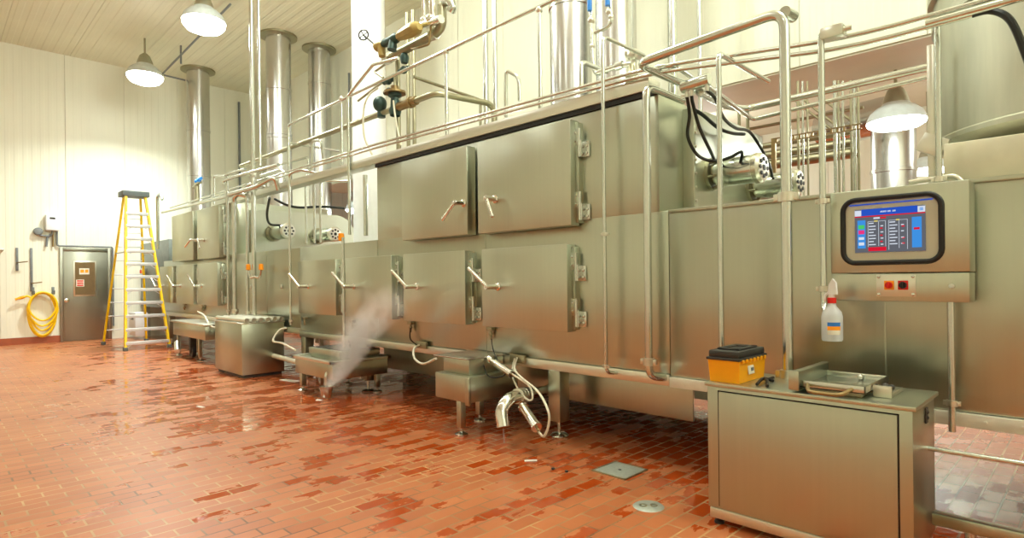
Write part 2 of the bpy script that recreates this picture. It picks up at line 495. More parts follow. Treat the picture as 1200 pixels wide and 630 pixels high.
def motor(root, X, Y, Z, L=.40, r=.105):
    b = MB()
    b.lathe([(0, .05), (r * .92, .05), (r, .07), (r, L - .08), (r * .96, L - .06)], (X, Y, Z), (1, 0, 0), 28)
    o = b.build('motor', M['pipe'], root)
    f = MB(); f.lathe([(0, 0), (r * 1.2, 0), (r * 1.2, .03), (r * .7, .03), (r * .7, .05)], (X, Y, Z), (1, 0, 0), 24)
    for k in range(6):
        a = k * math.pi / 3 + .3
        f.cyl((X + .03, Y + math.cos(a) * r * 1.08, Z + math.sin(a) * r * 1.08), (X + .075, Y + math.cos(a) * r * 1.08, Z + math.sin(a) * r * 1.08), .011, 8)
    f.build('motor_flange', M['dullpipe'], o)
    c = MB(); c.lathe([(r * .96, L - .06), (r * 1.06, L - .055), (r * 1.06, L - .02), (r * .9, L), (r * .3, L + .004), (0, L + .004)], (X, Y, Z), (1, 0, 0), 28)
    c = c.build('fan_cover', M['bright'], o)
    g = MB()
    for k in range(8):
        a = k * math.pi / 4
        g.cyl((X + L + .002, Y + math.cos(a) * r * .58, Z + math.sin(a) * r * .58), (X + L + .007, Y + math.cos(a) * r * .58, Z + math.sin(a) * r * .58), r * .15, 8)
    g.cyl((X + L + .002, Y, Z), (X + L + .008, Y, Z), r * .22, 10)
    g.build('vent_hole', M['black'], o)
    return o

def end_panel(root, X, yb=5.42, dz=0.0):
    prof = [(X, 4.02, 1.78), (X, 4.02, 2.50 + dz), (X, 4.22, 2.56 + dz)]
    for k in range(9):
        a_ = math.pi / 2 * (1 - k / 8); prof.append((X, yb - .42 + .42 * math.cos(a_), 2.12 + dz + .44 * math.sin(a_)))
    prof.append((X, yb, 1.78))
    e = MB().prism(prof, (.06, 0, 0))
    e.box(X, X + .09, 3.98, 4.03, 1.78, 2.54, .004)
    e = e.build('end_panel', M['door'], root)
    for k in range(7): MB().lathe([(0, .012), (.011, .008), (.011, 0)], (X + .09, 4.005, 1.86 + k * .1), (1, 0, 0), 8).build('bolt', M['bright'], e)

# near oven
near = thing('smoke_oven', 'long stainless steel processing oven with six doors and raised upper half, nearest the counter', 'oven', (-4.6, 4.5, 0))
b = MB(); b.box(-5.80, -2.18, YP, 5.45, 1.76, 2.585, .008)
b.build('upper_body', M['steel'], near)
b = MB(); b.box(-7.75, -2.112, YP, 5.45, .63, 1.765, .008)
for xs in (-5.80, -3.99): b.box(xs - .004, xs + .004, YP - .004, YP + .01, .64, 1.75)
b.build('lower_body', M['steel'], near)
b = MB(); b.box(-7.75, -2.112, YP - .02, YP + .10, .55, .628, .006); b.box(-7.75, -2.112, 5.3, 5.42, .55, .628, .006)
for x in (-7.7, -6.12, -4.6, -3.17, -2.2): b.box(x - .05, x + .05, YP + .1, 5.3, .55, .628, .004)
b.build('base_frame', M['bright'], near)
MB().box(-7.7, -2.13, 5.40, 5.43, .10, .62).build('rear_light_skirt', M['steel'], near)  # unseen skirt added to keep bay light off the floor underneath
MB().box(-6.24, -2.13, 4.0, 4.02, .235, .60, .004).build('drip_panel', M['steel'], near)
for x in (-3.17, -6.12, -7.66):
    leg(near, x, YP - .01); leg(near, x, 5.28)
end_panel(near, -2.18)
motor(near, -2.12, 4.31, 2.09); motor(near, -2.12, 5.05, 2.06)
U1 = ((at(533, 237, 3.42)), at(519, 257, 3.40)); U2 = (at(570, 232, 3.42), at(577, 253, 3.40))
oven_door(near, -5.145, -4.10, 1.715, 2.53, *U1, hside=0)
oven_door(near, -3.955, -2.88, 1.712, 2.53, *U2)
for x0, x1, hx in ((-7.555, -6.555, -7.26), (-6.32, -5.348, -6.116), (-5.13, -4.143, -4.89), (-3.91, -2.926, -3.70)):
    oven_door(near, x0, x1, .883, 1.57, (hx, 3.40, 1.237), (hx - .185, 3.36, 1.395))
# small drip nozzle under each lower door
for px, py in ((357, 373), (413, 377), (481, 379), (575, 386)):
    p = at(px, py, YP - .03)
    q = MB(); q.box(p.x - .035, p.x + .035, p.y - .02, p.y + .03, p.z - .01, p.z + .02, .004); q.cyl((p.x, p.y, p.z - .09), (p.x, p.y, p.z), .012, 10)
    q.ball((p.x, p.y, p.z - .04), .02, 8)
    q.build('drain_nozzle', M['dullpipe'], near)

for px, py in ((494, 404), (607, 420)):
    p = at(px, py, YP - .03); MB().box(p.x - .09, p.x + .09, p.y - .015, p.y + .012, p.z - .035, p.z + .035, .004).build('outlet_plate', M['dullpipe'], near)

# far oven
far = thing('smoke_oven', 'matching stainless steel oven at the far end of the line beside the yellow ladder', 'oven', (-12, 4.5, 0))
MB().box(-13.48, -10.38, YP, 5.45, 1.76, 2.66, .008).build('upper_body', M['steel'], far)
MB().box(-14.2, -10.38, YP, 5.45, .70, 1.765, .008).build('lower_body', M['steel'], far)
b = MB(); b.box(-14.2, -10.38, YP - .02, YP + .1, .62, .698, .006); b.box(-14.2, -10.38, 5.3, 5.42, .62, .698, .006)
b.build('base_frame', M['bright'], far)
for x in (-13.9, -10.55):
    leg(far, x, YP - .01, .66); leg(far, x, 5.28, .66)
end_panel(far, -10.38, 6.0)
motor(far, -10.30, 4.38, 2.16, .60, .125); motor(far, -10.30, 5.2, 2.14, .66, .125)
oven_door(far, -13.15, -11.86, 1.72, 2.63, at(223, 281, 3.42), at(217, 289, 3.40), hside=0)
oven_door(far, -11.62, -10.50, 1.72, 2.61, at(232, 281, 3.42), at(234, 290, 3.40))
for x0, x1, hx in ((-14.05, -13.15, -13.85), (-12.89, -11.875, -12.62), (-11.63, -10.60, -11.38)):
    oven_door(far, x0, x1, .90, 1.64, (hx, 3.40, 1.24), (hx - .22, 3.36, 1.44))

for px, py in ((216, 357), (238, 358)):
    p = at(px, py, YP - .03)
    q = MB(); q.box(p.x - .05, p.x + .05, p.y - .02, p.y + .03, p.z - .01, p.z + .03, .004); q.cyl((p.x, p.y, p.z - .1), (p.x, p.y, p.z), .016, 10); q.ball((p.x, p.y, p.z - .05), .03, 8)
    q.build('drain_nozzle', M['dullpipe'], far)

# link tunnel between the ovens
link = thing('conveyor_tunnel', 'low stainless tunnel joining the two ovens behind the pipe manifold box', 'tunnel', (-9.06, 4.5, 0))
b = MB(); b.box(-10.378, -7.752, YP, 5.2, .66, 1.765, .008); b.box(-8.86, -8.85, YP - .004, YP + .01, .67, 1.75)
b.build('housing', M['steel'], link)
MB().box(-10.378, -7.752, YP - .02, YP + .1, .58, .658, .006).build('base_frame', M['bright'], link)
leg(link, -9.9, YP - .01, .62); leg(link, -9.9, 5.05, .62)
for x in (-9.4, -8.3):
    b = MB().box(x - .03, x + .03, YP - .03, YP + .0, 1.2, 1.26, .004); b.build('latch', M['pipe'], link)

# right tunnel
rt = thing('conveyor_tunnel', 'long plain stainless tunnel behind the touchscreen control panel', 'tunnel', (0, 4.5, 0))
b = MB(); b.box(-2.11, 2.4, YP, 5.25, .615, 1.755, .008); b.box(-2.11, 2.4, YP - .012, YP + .05, 1.745, 1.768, .003)
for xs in (-.82,): b.box(xs - .004, xs + .004, YP - .003, YP + .01, .64, 1.74)
b.build('housing', M['steel'], rt)
b = MB(); b.box(-2.11, 2.4, YP - .02, YP + .06, .545, .613, .004); b.box(-2.11, 2.4, 5.15, 5.25, .545, .613, .004)
for k in range(8): b.lathe([(0, .01), (.008, .007), (.008, 0)], (-1.1 + k * .14, YP - .02, .58), (0, -1, 0), 8)
b.build('base_frame', plain('lamplit_frame_plate', (.88, .86, .80), .45, .0), rt)  # steel beam painted pale to carry the lamp light falling on it
for x in (-1.75, 1.9): leg(rt, x, YP, .58, .1); leg(rt, x, 5.1, .58, .1)

# infeed housing at the far wall
inf = thing('infeed_cabinet', 'tall grey steel housing against the far wall behind the ladder', 'cabinet', (-15.4, 4.2, 0))
MB().box(-16.55, -14.22, 3.75, 5.2, .75, 2.25, .01).build('body', plain('grey_enamel_steel', (.50, .53, .52), .4, .5), inf)
b = MB()
for x in (-16.4, -14.4): b.box(x - .05, x + .05, 3.8, 3.9, 0, .75); b.box(x - .05, x + .05, 5.0, 5.1, 0, .75)
b.build('support', M['steel'], inf)
p = at(137, 319, 3.75)
b = MB().box(-16.3, -16.0, 3.68, 3.75, 1.50, 1.66, .005).build('switch_box', M['bright'], inf)
MB().box(-16.27, -16.17, 3.665, 3.68, 1.54, 1.62, .003).build('switch', M['red'], b)
MB().box(-16.13, -16.05, 3.665, 3.68, 1.54, 1.62, .003).build('switch', M['orange'], b)
whb = MB().box(-16.35, -15.75, 3.45, 3.7, .08, .62, .01)
whb.m(1).box(-16.2, -15.9, 3.445, 3.451, .45, .50)
tag(whb.build('bin', [M['white'], M['greyblue']]), 'low white box on the floor seen through the ladder', 'box')

# long channel carried on top of both ovens
ch = MB(); ch.box(-10.4, -2.24, YP - .03, YP + .13, 2.622, 2.715, .006)
ch.m(1).box(-5.82, -2.2, YP - .012, YP + .11, 2.586, 2.623)
tag(ch.build('pipe_channel', [M['bright'], M['black']]), 'long straight steel channel running along the top edge from oven to oven', 'channel')

# ------------------------------------------------------------------ exhaust stacks
M['glareduct'] = plain('glare_white_duct', (.95, .96, .97), .3, .0, var=.02)  # white colour stands in for lamp glare on this steel duct
def stack(cx, cy, r, z0, z1, label, rings=(), flange=True, mt=None):
    root = thing('exhaust_stack', label, 'exhaust duct', (cx, cy, z0), 'exhaust stacks')
    b = MB(); b.lathe([(r, z0 - .0), (r, z1)], (cx, cy, 0), n=36)
    b.lathe([(r, z0), (r * 1.01, z0 + .01), (r * 1.01, z0 + .05), (r, z0 + .06)], (cx, cy, 0), n=36)
    b.build('duct', mt or M['duct'], root)
    for z in rings:
        MB().lathe([(r, z - .025), (r + .012, z - .02), (r + .012, z + .02), (r, z + .025)], (cx, cy, 0), n=36).build('joint_band', M['duct'], root)
    if flange:
        MB().lathe([(r, z1 - .06), (r + .13, z1 - .04), (r + .13, z1 - .002), (r, z1 - .002)], (cx, cy, 0), n=36).build('ceiling_flange', M['dullpipe'], root)
    MB().box(cx - r * 1.15, cx + r * 1.15, cy - r * 1.15, cy + r * 1.15, z0 - .06, z0 + .02, .01).build('base_plate', M['steel'], root)

s1, s2, s3 = atZ(232, 82, ZC), atZ(326, 42, ZC), atZ(374, 57, ZC)
def seg_on(px, py, d):      # point at forward depth d along a pixel ray
    r = ray(px, py); return Vector((r[0] * d, r[1] * d, CAMH + r[2] * d))
stack(s1.x, s1.y, .25, 2.72, ZC, 'exhaust duct nearest the left wall, with a blue fitting at its foot', (5.0, 3.9))
stack(s2.x, s2.y, .25, 2.72, ZC, 'middle of the three exhaust ducts on the far oven, left of the handrail corner', (5.35, 4.4, 4.33))
stack(s3.x, s3.y, .235, 1.0, ZC, 'exhaust duct behind the handrail, right-hand one of the far three', (5.7,))
stack(-8.15, 5.0, .26, 1.85, ZC, 'bright glaring white exhaust duct behind the valve manifold', (), True, M['glareduct'])
stack(-4.22, 5.2, .235, 2.62, ZC, 'exhaust duct above the near oven, in front of its neighbour with a seam high up', (4.35, 2.9), False)
stack(-3.66, 5.28, .215, 2.62, ZC, 'exhaust duct above the near oven beside the blue tagged valve pipes', (2.95,), False)
_d = seg_on(1047, 190, 7.4)
stack(_d.x, _d.y, .245, .3, 3.05, 'short shiny duct rising behind the control panel under the lamp', (2.6,), False)
_e = MB(); _e.pipe([(_d.x, _d.y, 3.05), (_d.x, _d.y, 3.32), (_d.x - .9, _d.y + .3, 3.34)], .245, .3, 24)
_e = _e.build('rear_bay_elbow', M['duct']); tag(_e, 'round duct elbow turning back behind the domed lamp', 'duct')

# base tray next to the near stack
t = at(648, 113, 4.3)
b = MB(); b.box(-3.62, -2.95, 4.1, 4.5, 2.59, 2.70, .03); tag(b.build('fan_housing', M['drum']), 'flat rounded steel housing on top of the near oven at the stack foot', 'housing')

# ------------------------------------------------------------------ big drum on the right
dr = thing('extraction_drum', 'huge dull steel cylinder on a pale box at the right edge', 'duct', (.06, 4.62, 1.76))
b = MB(); b.lathe([(.70, 1.90), (.70, 2.02), (.79, 2.06), (.81, 2.075), (.81, 2.10), (.80, 2.11), (.80, 2.78), (.812, 2.79), (.812, 2.83), (.80, 2.84), (.80, 2.95)], (.06, 4.62, 0), n=64)
b.build('drum', M['drum'], dr)
MB().lathe([(.80, 2.95), (.83, 2.955), (.83, 3.0), (.72, 3.06), (.72, 3.7), (0, 3.7)], (.06, 4.62, 0), n=64).build('upper_collar', M['drum'], dr)
MB().box(-.585, 1.2, 3.82, 5.2, 1.768, 1.99, .01).build('base_box', plain('pale_riveted_plate', (.85, .83, .74), .4, .5, var=.1, scale=5), dr)
b = MB(); b.box(-.70, -.575, 3.85, 3.9, 1.95, 2.05, .004, Matrix.Rotation(.5, 3, 'Y')); b.build('bracket', M['bright'], dr)

# ------------------------------------------------------------------ lamps
def lamp(c, r, label, stem_top, lens='lens', deep=.55):
    root = thing('high_bay_lamp', label, 'ceiling lamp', (c.x, c.y, c.z), 'high bay lamps')
    b = MB(); b.lathe([(r, 0), (r * .985, r * .14), (r * .88, r * .36), (r * .66, r * .56), (r * .50, r * .64), (r * .46, r * .72)], c, n=36)
    b.lathe([(r * .97, .01), (r * .955, r * .14), (r * .85, r * .35), (r * .63, r * .54), (0, r * .56)], c, n=36)
    b.build('reflector', M['reflector'], root)
    MB().lathe([(r * 1.0, .004), (r * .97, -deep * r * .3), (r * .80, -deep * r * .68), (r * .45, -deep * r * .93), (0, -deep * r)], c, n=36).build('lens', M[lens], root)
    b = MB(); b.lathe([(r * .46, r * .70), (r * .42, r * .9), (r * .28, r * 1.25), (r * .12, r * 1.4), (0, r * 1.4)], c, n=24)
    b.build('ballast_housing', M['drum'], root)
    if stem_top > c.z + r * 1.4:
        MB().cyl((c.x, c.y, c.z + r * 1.38), (c.x, c.y, stem_top), .018, 10).build('stem', M['dullpipe'], root)
L1, L2 = atZ(239, 26, 5.75), atZ(170, 89, 5.70)
lamp(L1, .34, 'glowing lamp on the ceiling, left of the tall ceiling pipes and nearest the camera', ZC)
lamp(L2, .34, 'glowing lamp hanging by the left wall, left of the first duct', ZC)
L3 = seg_on(1050, 143, 6.5)
lamp(L3, .285, 'glowing dome lamp above the control panel in the rear bay', ZS + .45, 'baylens', .28)
L4 = seg_on(1088, 199, 8.8); lamp(L4, .26, 'small lamp glowing between the short duct and the drum', ZS + .45, 'baylens', .28)
L5 = seg_on(421, 246, 13.4); lamp(L5, .30, 'small lamp glowing through the gap left of the near oven', ZS + .45, 'baylens', .28)

def disk(x, y, z, P, size=.62, col=(.925, 1.0, .93), spread=180):
    l = bpy.data.lights.new('overhead_light', 'AREA'); l.shape = 'DISK'; l.size = size; l.energy = P; l.color = col; l.spread = math.radians(spread)
    o = bpy.data.objects.new('overhead_light', l); COL.objects.link(o); o.location = (x, y, z)
disk(L1.x, L1.y, L1.z - .2, 95, .5, spread=150); disk(L2.x, L2.y, L2.z - .2, 135, .5, spread=140)
disk(L3.x, L3.y, L3.z - .1, 30, .4); disk(L4.x, L4.y, L4.z - .1, 20, .4); disk(L5.x, L5.y, L5.z - .1, 30, .4)
def added_light(x, y, z, P, rad, col=(.94, 1.0, .90)):
    l = bpy.data.lights.new('overhead_light', 'POINT'); l.shadow_soft_size = rad; l.energy = P; l.color = col
    o = bpy.data.objects.new('overhead_light', l); COL.objects.link(o); o.location = (x, y, z)
for x in (-7.2, -3.7, -.2, 3.2): added_light(x, 3.35, 5.7, 150, .3)  # unseen lights without fixtures, added to brighten the back wall
for x in (-13.5, -10, -6.5, -3.0, .5, 3.8): disk(x, -.4, 5.75, 15)  # second unseen row, added as bare lights
for x, y in ((-.2, 9.2), (-4.6, 9.2), (-8.5, 9)): added_light(x, y, 3.2, 42, .22)  # fixtureless lights added to lift the bay walls and soffit

# ------------------------------------------------------------------ ladder
ld = thing('stepladder', 'tall yellow stepladder with aluminium steps standing by the far oven', 'ladder', (-14.1, 3.1, 0))
zt = 3.10; xt_f, xt_b = -14.02, -14.30
fl, fr = Vector((-13.28, 2.74, 0.02)), Vector((-13.28, 3.50, .02))
tl, tr = Vector((xt_f, 2.93, zt)), Vector((xt_f, 3.27, zt))
bl_, br_ = Vector((-15.02, 2.70, .02)), Vector((-15.02, 3.50, .02))
btl, btr = Vector((xt_b, 2.95, zt)), Vector((xt_b, 3.25, zt))
def rail(a, b, w=.04, t=.085):
    m_ = MB(); d_ = (b - a)
    poly = []
    for sx, sy in ((-1, -1), (1, -1), (1, 1), (-1, 1)): poly.append(a + Vector((sx * t / 2, sy * w / 2, 0)))
    m_.prism(poly, d_); return m_.build('rail', M['yellowpaint'], ld)
for a, bb in ((fl, tl), (fr, tr)): rail(a, bb)
for a, bb in ((bl_, btl), (br_, btr)): rail(a, bb, .035, .06)
MB().box(xt_b - .06, xt_f + .08, 2.86, 3.34, zt - .02, zt + .09, .012).build('top_cap', M['greycap'], ld)
for k in range(1, 12):
    t_ = k / 11.75 * .985 - .045
    a, bb = fl.lerp(tl, t_), fr.lerp(tr, t_)
    MB().box(a.x - .05, a.x + .05, a.y, bb.y, a.z - .03, a.z + .03, .004).build('step', M['alu'], ld)
    br = MB()
    for p0, sg in ((a, 1), (bb, -1)):
        br.cyl((a.x + .02, p0.y + sg * .02, a.z - .085), (a.x + .02, p0.y + sg * .12, a.z - .012), .008, 6)
    br.build('step_brace', M['alu'], ld)
for k in range(1, 10):
    t_ = k / 10.5
    a, bb = bl_.lerp(btl, t_), br_.lerp(btr, t_)
    MB().box(a.x - .012, a.x + .012, a.y, bb.y, a.z - .012, a.z + .012, .003).build('rear_brace', M['alu'], ld)
for p0 in (fl, fr, bl_, br_):
    MB().box(p0.x - .06, p0.x + .06, p0.y - .035, p0.y + .035, 0, .07, .006).build('foot', M['greycap'], ld)
for sg, a, bb in ((1, fl, bl_), (1, fr, br_)):
    t_ = .62; p0 = a.lerp(tl if a is fl else tr, t_); p1 = bb.lerp(btl if a is fl else btr, t_)
    MB().box(min(p0.x, p1.x), max(p0.x, p1.x), p0.y - .01, p0.y + .01, p0.z - .012, p0.z + .012).build('spreader', M['alu'], ld)

# ------------------------------------------------------------------ left wall fittings
hs = MB()
hc = atX(48, 342, XL + .07)
ht = []
for k in range(5):
    rx = .255 - .012 * (k % 3); bot = .72 + .12 * k if k < 3 else .62 + .16 * (k - 3)
    bot = (.98, .93, .84, .72, .62)[k]
    off = .028 * k
    N_ = 36
    pts = []
    for i in range(N_):
        a = 2 * math.pi * i / N_
        z = math.cos(a); yy = math.sin(a)
        hh = bot / 2
        rr = rx * (1 - .12 * max(0, -z)) if True else rx
        pts.append((XL + .06 + off + .006 * math.sin(a * 2 + k), hc.y + .02 + yy * rr + .006 * math.sin(3 * a + k), 1.13 - .02 * (k % 2) - hh + z * hh))
    hs.sweep(pts, .021, 8, closed=True)
hs.sweep(spline([(XL + .10, hc.y - .18, 1.02), (XL + .1, hc.y - .24, 1.05), (XL + .1, hc.y - .30, 1.03)]), .022, 8)
hose = hs.build('hose', M['hose'], None)
tag(hose, 'coiled yellow hose hanging on the white wall left of the door', 'hose')
n_ = MB(); n_.lathe([(.03, 0), (.034, .06), (.022, .12), (.028, .16), (0, .16)], (XL + .1, hc.y - .29, 1.035), (0, -1, -.35), 12)
n_.build('nozzle', M['toolyellow'], hose)
hk = thing('hose_hanger', 'two small steel hooks on the wall holding the yellow hose', 'hook', (XL, hc.y, 1.1))
for y in (hc.y - .13, hc.y + .22):
    h = MB(); h.box(XL, XL + .02, y - .025, y + .025, 1.08, 1.24, .004); h.pipe([(XL + .01, y, 1.10), (XL + .2, y, 1.085), (XL + .22, y, 1.16)], .012)
    h.build('hook', M['greyblue'], hk)
def bracket(y, z0, z1, label):
    r_ = thing('wall_bracket', label, 'bracket', (XL, y, z0), 'hose brackets')
    MB().box(XL, XL + .03, y - .022, y + .022, z0, z1, .004).build('backplate', M['greyblue'], r_)
    MB().pipe([(XL + .02, y, z0 + .18), (XL + .13, y + .02, z0 + .18), (XL + .13, y + .17, z0 + .20)], .012).build('arm', M['copper'], r_)
bracket(1.44, 1.60, 2.10, 'short upright wall bracket with an arm, left one of two above the hose')
bracket(1.68, 1.15, 2.10, 'long upright wall bracket with an arm, right one of two above the hose')

wb_ = thing('control_box', 'small white wall box with rounded corners above the door corner', 'box', (XL, 2.04, 2.5))
MB().box(XL, XL + .16, 1.92, 2.17, 2.49, 2.85, .025, seg=3).build('case', M['white'], wb_)
MB().box(XL + .16, XL + .166, 1.99, 2.09, 2.745, 2.785).build('display', M['lid'], wb_)
cd = thing('conduit', 'dark conduit running from the white wall box down and over the door', 'conduit', (XL, 2.2, 2.2))
MB().pipe([(XL + .05, 2.13, 2.50), (XL + .05, 2.13, 2.165), (XL + .05, 3.18, 2.165), (XL + .05, 3.18, .3)], .02, .05).build('long_run', M['greyblue'], cd)
MB().pipe([(XL + .05, 2.05, 2.50), (XL + .05, 2.05, 2.42), (XL + .05, 1.96, 2.36), (XL + .05, 1.94, 2.14)], .022, .05).build('left_drop', M['greyblue'], cd)
MB().pipe([(XL + .05, 2.06, 2.49), (XL + .05, 2.06, 2.14)], .018, .05).build('middle_drop', M['copper'], cd)
b = MB(); b.lathe([(0, .12), (.07, .11), (.085, .06), (.085, 0)], (XL, 1.80, 2.47), (1, 0, 0), 20); b.pipe([(XL + .06, 1.80, 2.45), (XL + .06, 1.83, 2.38), (XL + .06, 1.98, 2.37)], .02, .05)
tag(b.build('wall_horn', M['greyblue']), 'round grey wall sounder left of the white wall box', 'sounder')
b = MB(); b.box(XL, XL + .14, 1.02, 1.13, 2.05, 2.2, .02); b.box(XL, XL + .2, 1.0, 1.22, 2.03, 2.06, .008)
tag(b.build('soap_dispenser', M['bright']), 'small metal wall fitting at the left edge of the picture', 'dispenser')

# ------------------------------------------------------------------ manifold box (middle left)
mf = thing('manifold_box', 'knee high steel box topped with a row of pale pipes, left of the steam', 'cabinet', (-8.67, 3.3, 0))
MB().box(-9.19, -8.165, 3.02, 3.60, .045, .735, .006).build('body', M['steel'], mf)
MB().box(-9.16, -8.19, 3.05, 3.57, 0, .045).build('plinth', M['lid'], mf)
MB().box(-9.2, -8.155, 3.01, 3.61, .735, .75, .003).build('top', M['bright'], mf)
for k in range(6):
    y = 3.07 + k * .095
    b = MB(); b.cyl((-9.22, y, .783), (-8.12 + .0 * k, y, .783), .030, 14)
    b.lathe([(.036, 0), (.036, .03)], (-8.13, y, .783), (1, 0, 0), 14)
    b.build('pipe', M['whitehose'] if False else M['bright'], mf)
pp = MB().cyl((-8.165, 3.45, .27), (-6.86, 3.35, .27), .032, 12)
tag(pp.build('drain_pipe', M['whitehose']), 'pale horizontal pipe from the manifold box to the middle drain box', 'pipe')

# ------------------------------------------------------------------ drain boxes under the ovens
def drain_legs(root, pts, top):
    for x, y in pts:
        o = MB().box(x - .028, x + .028, y - .028, y + .028, .06, top, .004).build('leg', M['steel'], root)
        f = MB(); f.cyl((x, y, .015), (x, y, .07), .012, 8); f.lathe([(0, 0), (.055, 0), (.055, .012), (.02, .03), (0, .03)], (x, y, 0), n=16)
        f.build('foot', M['pipe'], o)
dA = thing('drain_box', 'steel drain box on two legs under the near oven with a grey plate lid', 'tank', (-3.9, 3.3, 0))
b = MB(); b.box(-4.11, -3.66, 3.15, 3.72, .285, .50, .006); b.box(-3.70, -3.648, 3.135, 3.16, .27, .49, .003)
b.build('lower_tank', M['steel'], dA)
MB().box(-4.08, -3.74, 3.22, 3.62, .50, .632, .006).build('upper_tank', M['steel'], dA)
MB().box(-4.17, -3.72, 3.18, 3.64, .632, .645, .003).build('lid', M['duct'], dA)
drain_legs(dA, [(-3.80, 3.18), (-4.06, 3.62)], .29)
dM = thing('drain_box', 'steel drain box under the oven beside the rising steam, with raised lids', 'tank', (-6.4, 3.4, 0))
MB().box(-6.85, -5.93, 3.15, 3.85, .215, .40, .006).build('tank', M['steel'], dM)
b = MB()
for a in (((-6.88, -5.90, 3.12, 3.17)), (-6.88, -5.90, 3.83, 3.88), (-6.88, -6.83, 3.12, 3.88), (-5.95, -5.90, 3.12, 3.88)): b.box(*a, .39, .425, .004)
b.build('rim', M['bright'], dM)
b = MB(); b.box(-6.72, -5.98, 3.26, 3.78, .44, .515, .006); b.box(-6.70, -6.0, 3.28, 3.76, .40, .45)
b.build('basket', M['steel'], dM)
MB().box(-6.66, -6.02, 3.32, 3.74, .515, .522).build('mesh_tray', M['lid'], dM)
b = MB(); b.cyl((-6.25, 3.55, .52), (-6.25, 3.55, .58), .014, 8); b.ball((-6.25, 3.55, .60), .03, 10); b.build('knob', M['black'], dM)
drain_legs(dM, [(-6.75, 3.2), (-6.0, 3.75), (-6.75, 3.8)], .22)
dB = thing('drain_box', 'steel drain box under the far oven right of the ladder', 'tank', (-11, 3.4, 0))
MB().box(-11.9, -10.2, 3.2, 3.6, .37, .60, .006).build('tank', M['steel'], dB)
MB().box(-11.95, -10.15, 3.16, 3.62, .60, .63, .004).build('lid', M['bright'], dB)
drain_legs(dB, [(-11.75, 3.25), (-10.6, 3.25), (-11.7, 3.55)], .38)
b = MB(); b.lathe([(.09, -.03), (.10, 0), (.09, .03), (.03, .03), (.03, -.03), (.09, -.03)], (-11.15, 3.3, .1), (0, 1, 0), 20)
b.box(-11.19, -11.11, 3.25, 3.35, .1, .37, .005)
b.build('caster', M['lid'], dB)
b = MB(); b.cyl((-11.5, 3.15, .25), (-11.3, 3.1, .12), .05, 14); b.ball((-11.45, 3.14, .22), .05, 10); b.build('elbow_outlet', M['bright'], dB)

# three-way valve with two air cylinders
av = thing('drain_valve', 'polished curved drain pipe with two air cylinders and white hoses under the near oven', 'valve', (-3.1, 3.3, 0.2))
e0 = at(590, 500, 3.1); e1 = at(588, 482, 3.12); e2 = at(596, 468, 3.2); e3 = at(607, 464, 3.35); e4 = at(640, 457, 4.0)
b = MB(); b.sweep(spline([e0, e1, e2, e3], 6), .05, 22)
b = b.build('elbow_pipe', M['chrome'], av)
b = MB(); b.cyl(e3, e4, .045, 16); b.build('straight_pipe', M['pipe'], av)
b = MB()
for t_ in (.0, .16, .22): 
    q = e3.lerp(e4, t_); dd = (e4 - e3).normalized(); b.cyl(q - dd * .012, q + dd * .012, .062, 18)
b.ball(e3.lerp(e4, .09), .066, 14)
b.build('clamp_ring', M['bright'], av)
c0 = at(614, 478, 3.3); c1 = at(628, 499, 3.22)
b = MB(); b.cyl(c0, c1, .036, 16); b.cyl(e3.lerp(e4, .1), c0, .014, 8); dd = (c1 - c0).normalized(); b.cyl(c1, c1 + dd * .02, .042, 16); b.cyl(c0 - dd * .02, c0, .042, 16)
b.build('air_cylinder', M['chrome'], av)
f0 = at(580, 425, 3.42); f1 = at(598, 437, 3.42)
b = MB(); b.cyl(f0, f1, .033, 16); dd = (f1 - f0).normalized(); b.cyl(f1, f1 + dd * .018, .038, 16); b.cyl(f0 - dd * .06, f0, .02, 12); b.ball(f0 - dd * .07, .035, 10)
b.build('air_cylinder', M['chrome'], av)
b = MB(); b.cyl(f1, f1 + dd * .05, .01, 8); b.cyl(c1, c1 + (c1 - c0).normalized() * .05, .01, 8); b.build('hose_fitting', M['copper'], av)
b = MB(); b.sweep(spline([at(606, 419, 3.6), at(603, 432, 3.5), at(612, 443, 3.4), at(630, 458, 3.3), at(642, 480, 3.2), at(643, 497, 3.2), at(637, 511, 3.2), at(629, 502, 3.22)]), .009, 8)
b.build('hose', M['whitehose'], av)
b = MB(); b.sweep(spline([at(603, 420, 3.6), at(600, 438, 3.5), at(607, 455, 3.4), at(618, 468, 3.35), at(624, 466, 3.35), at(620, 452, 3.38), at(600, 438, 3.42)]), .008, 8)
b.build('hose', M['whitehose'], av)
b = MB(); b.sweep(spline([at(576, 397, 3.6), at(578, 410, 3.5), at(584, 424, 3.44)]), .005, 6)
b.sweep(spline([at(566, 424, 3.4), at(572, 440, 3.35), at(588, 441, 3.38), at(597, 432, 3.42)]), .006, 6)
b.build('black_tube', M['black'], av)
b = MB(); b.cyl(at(590, 502, 3.1), at(591, 519, 3.1), .006, 6)
tag(b.build('water_stream', M['water']), 'thin stream of water falling from the curved drain pipe', 'water', kind='stuff')

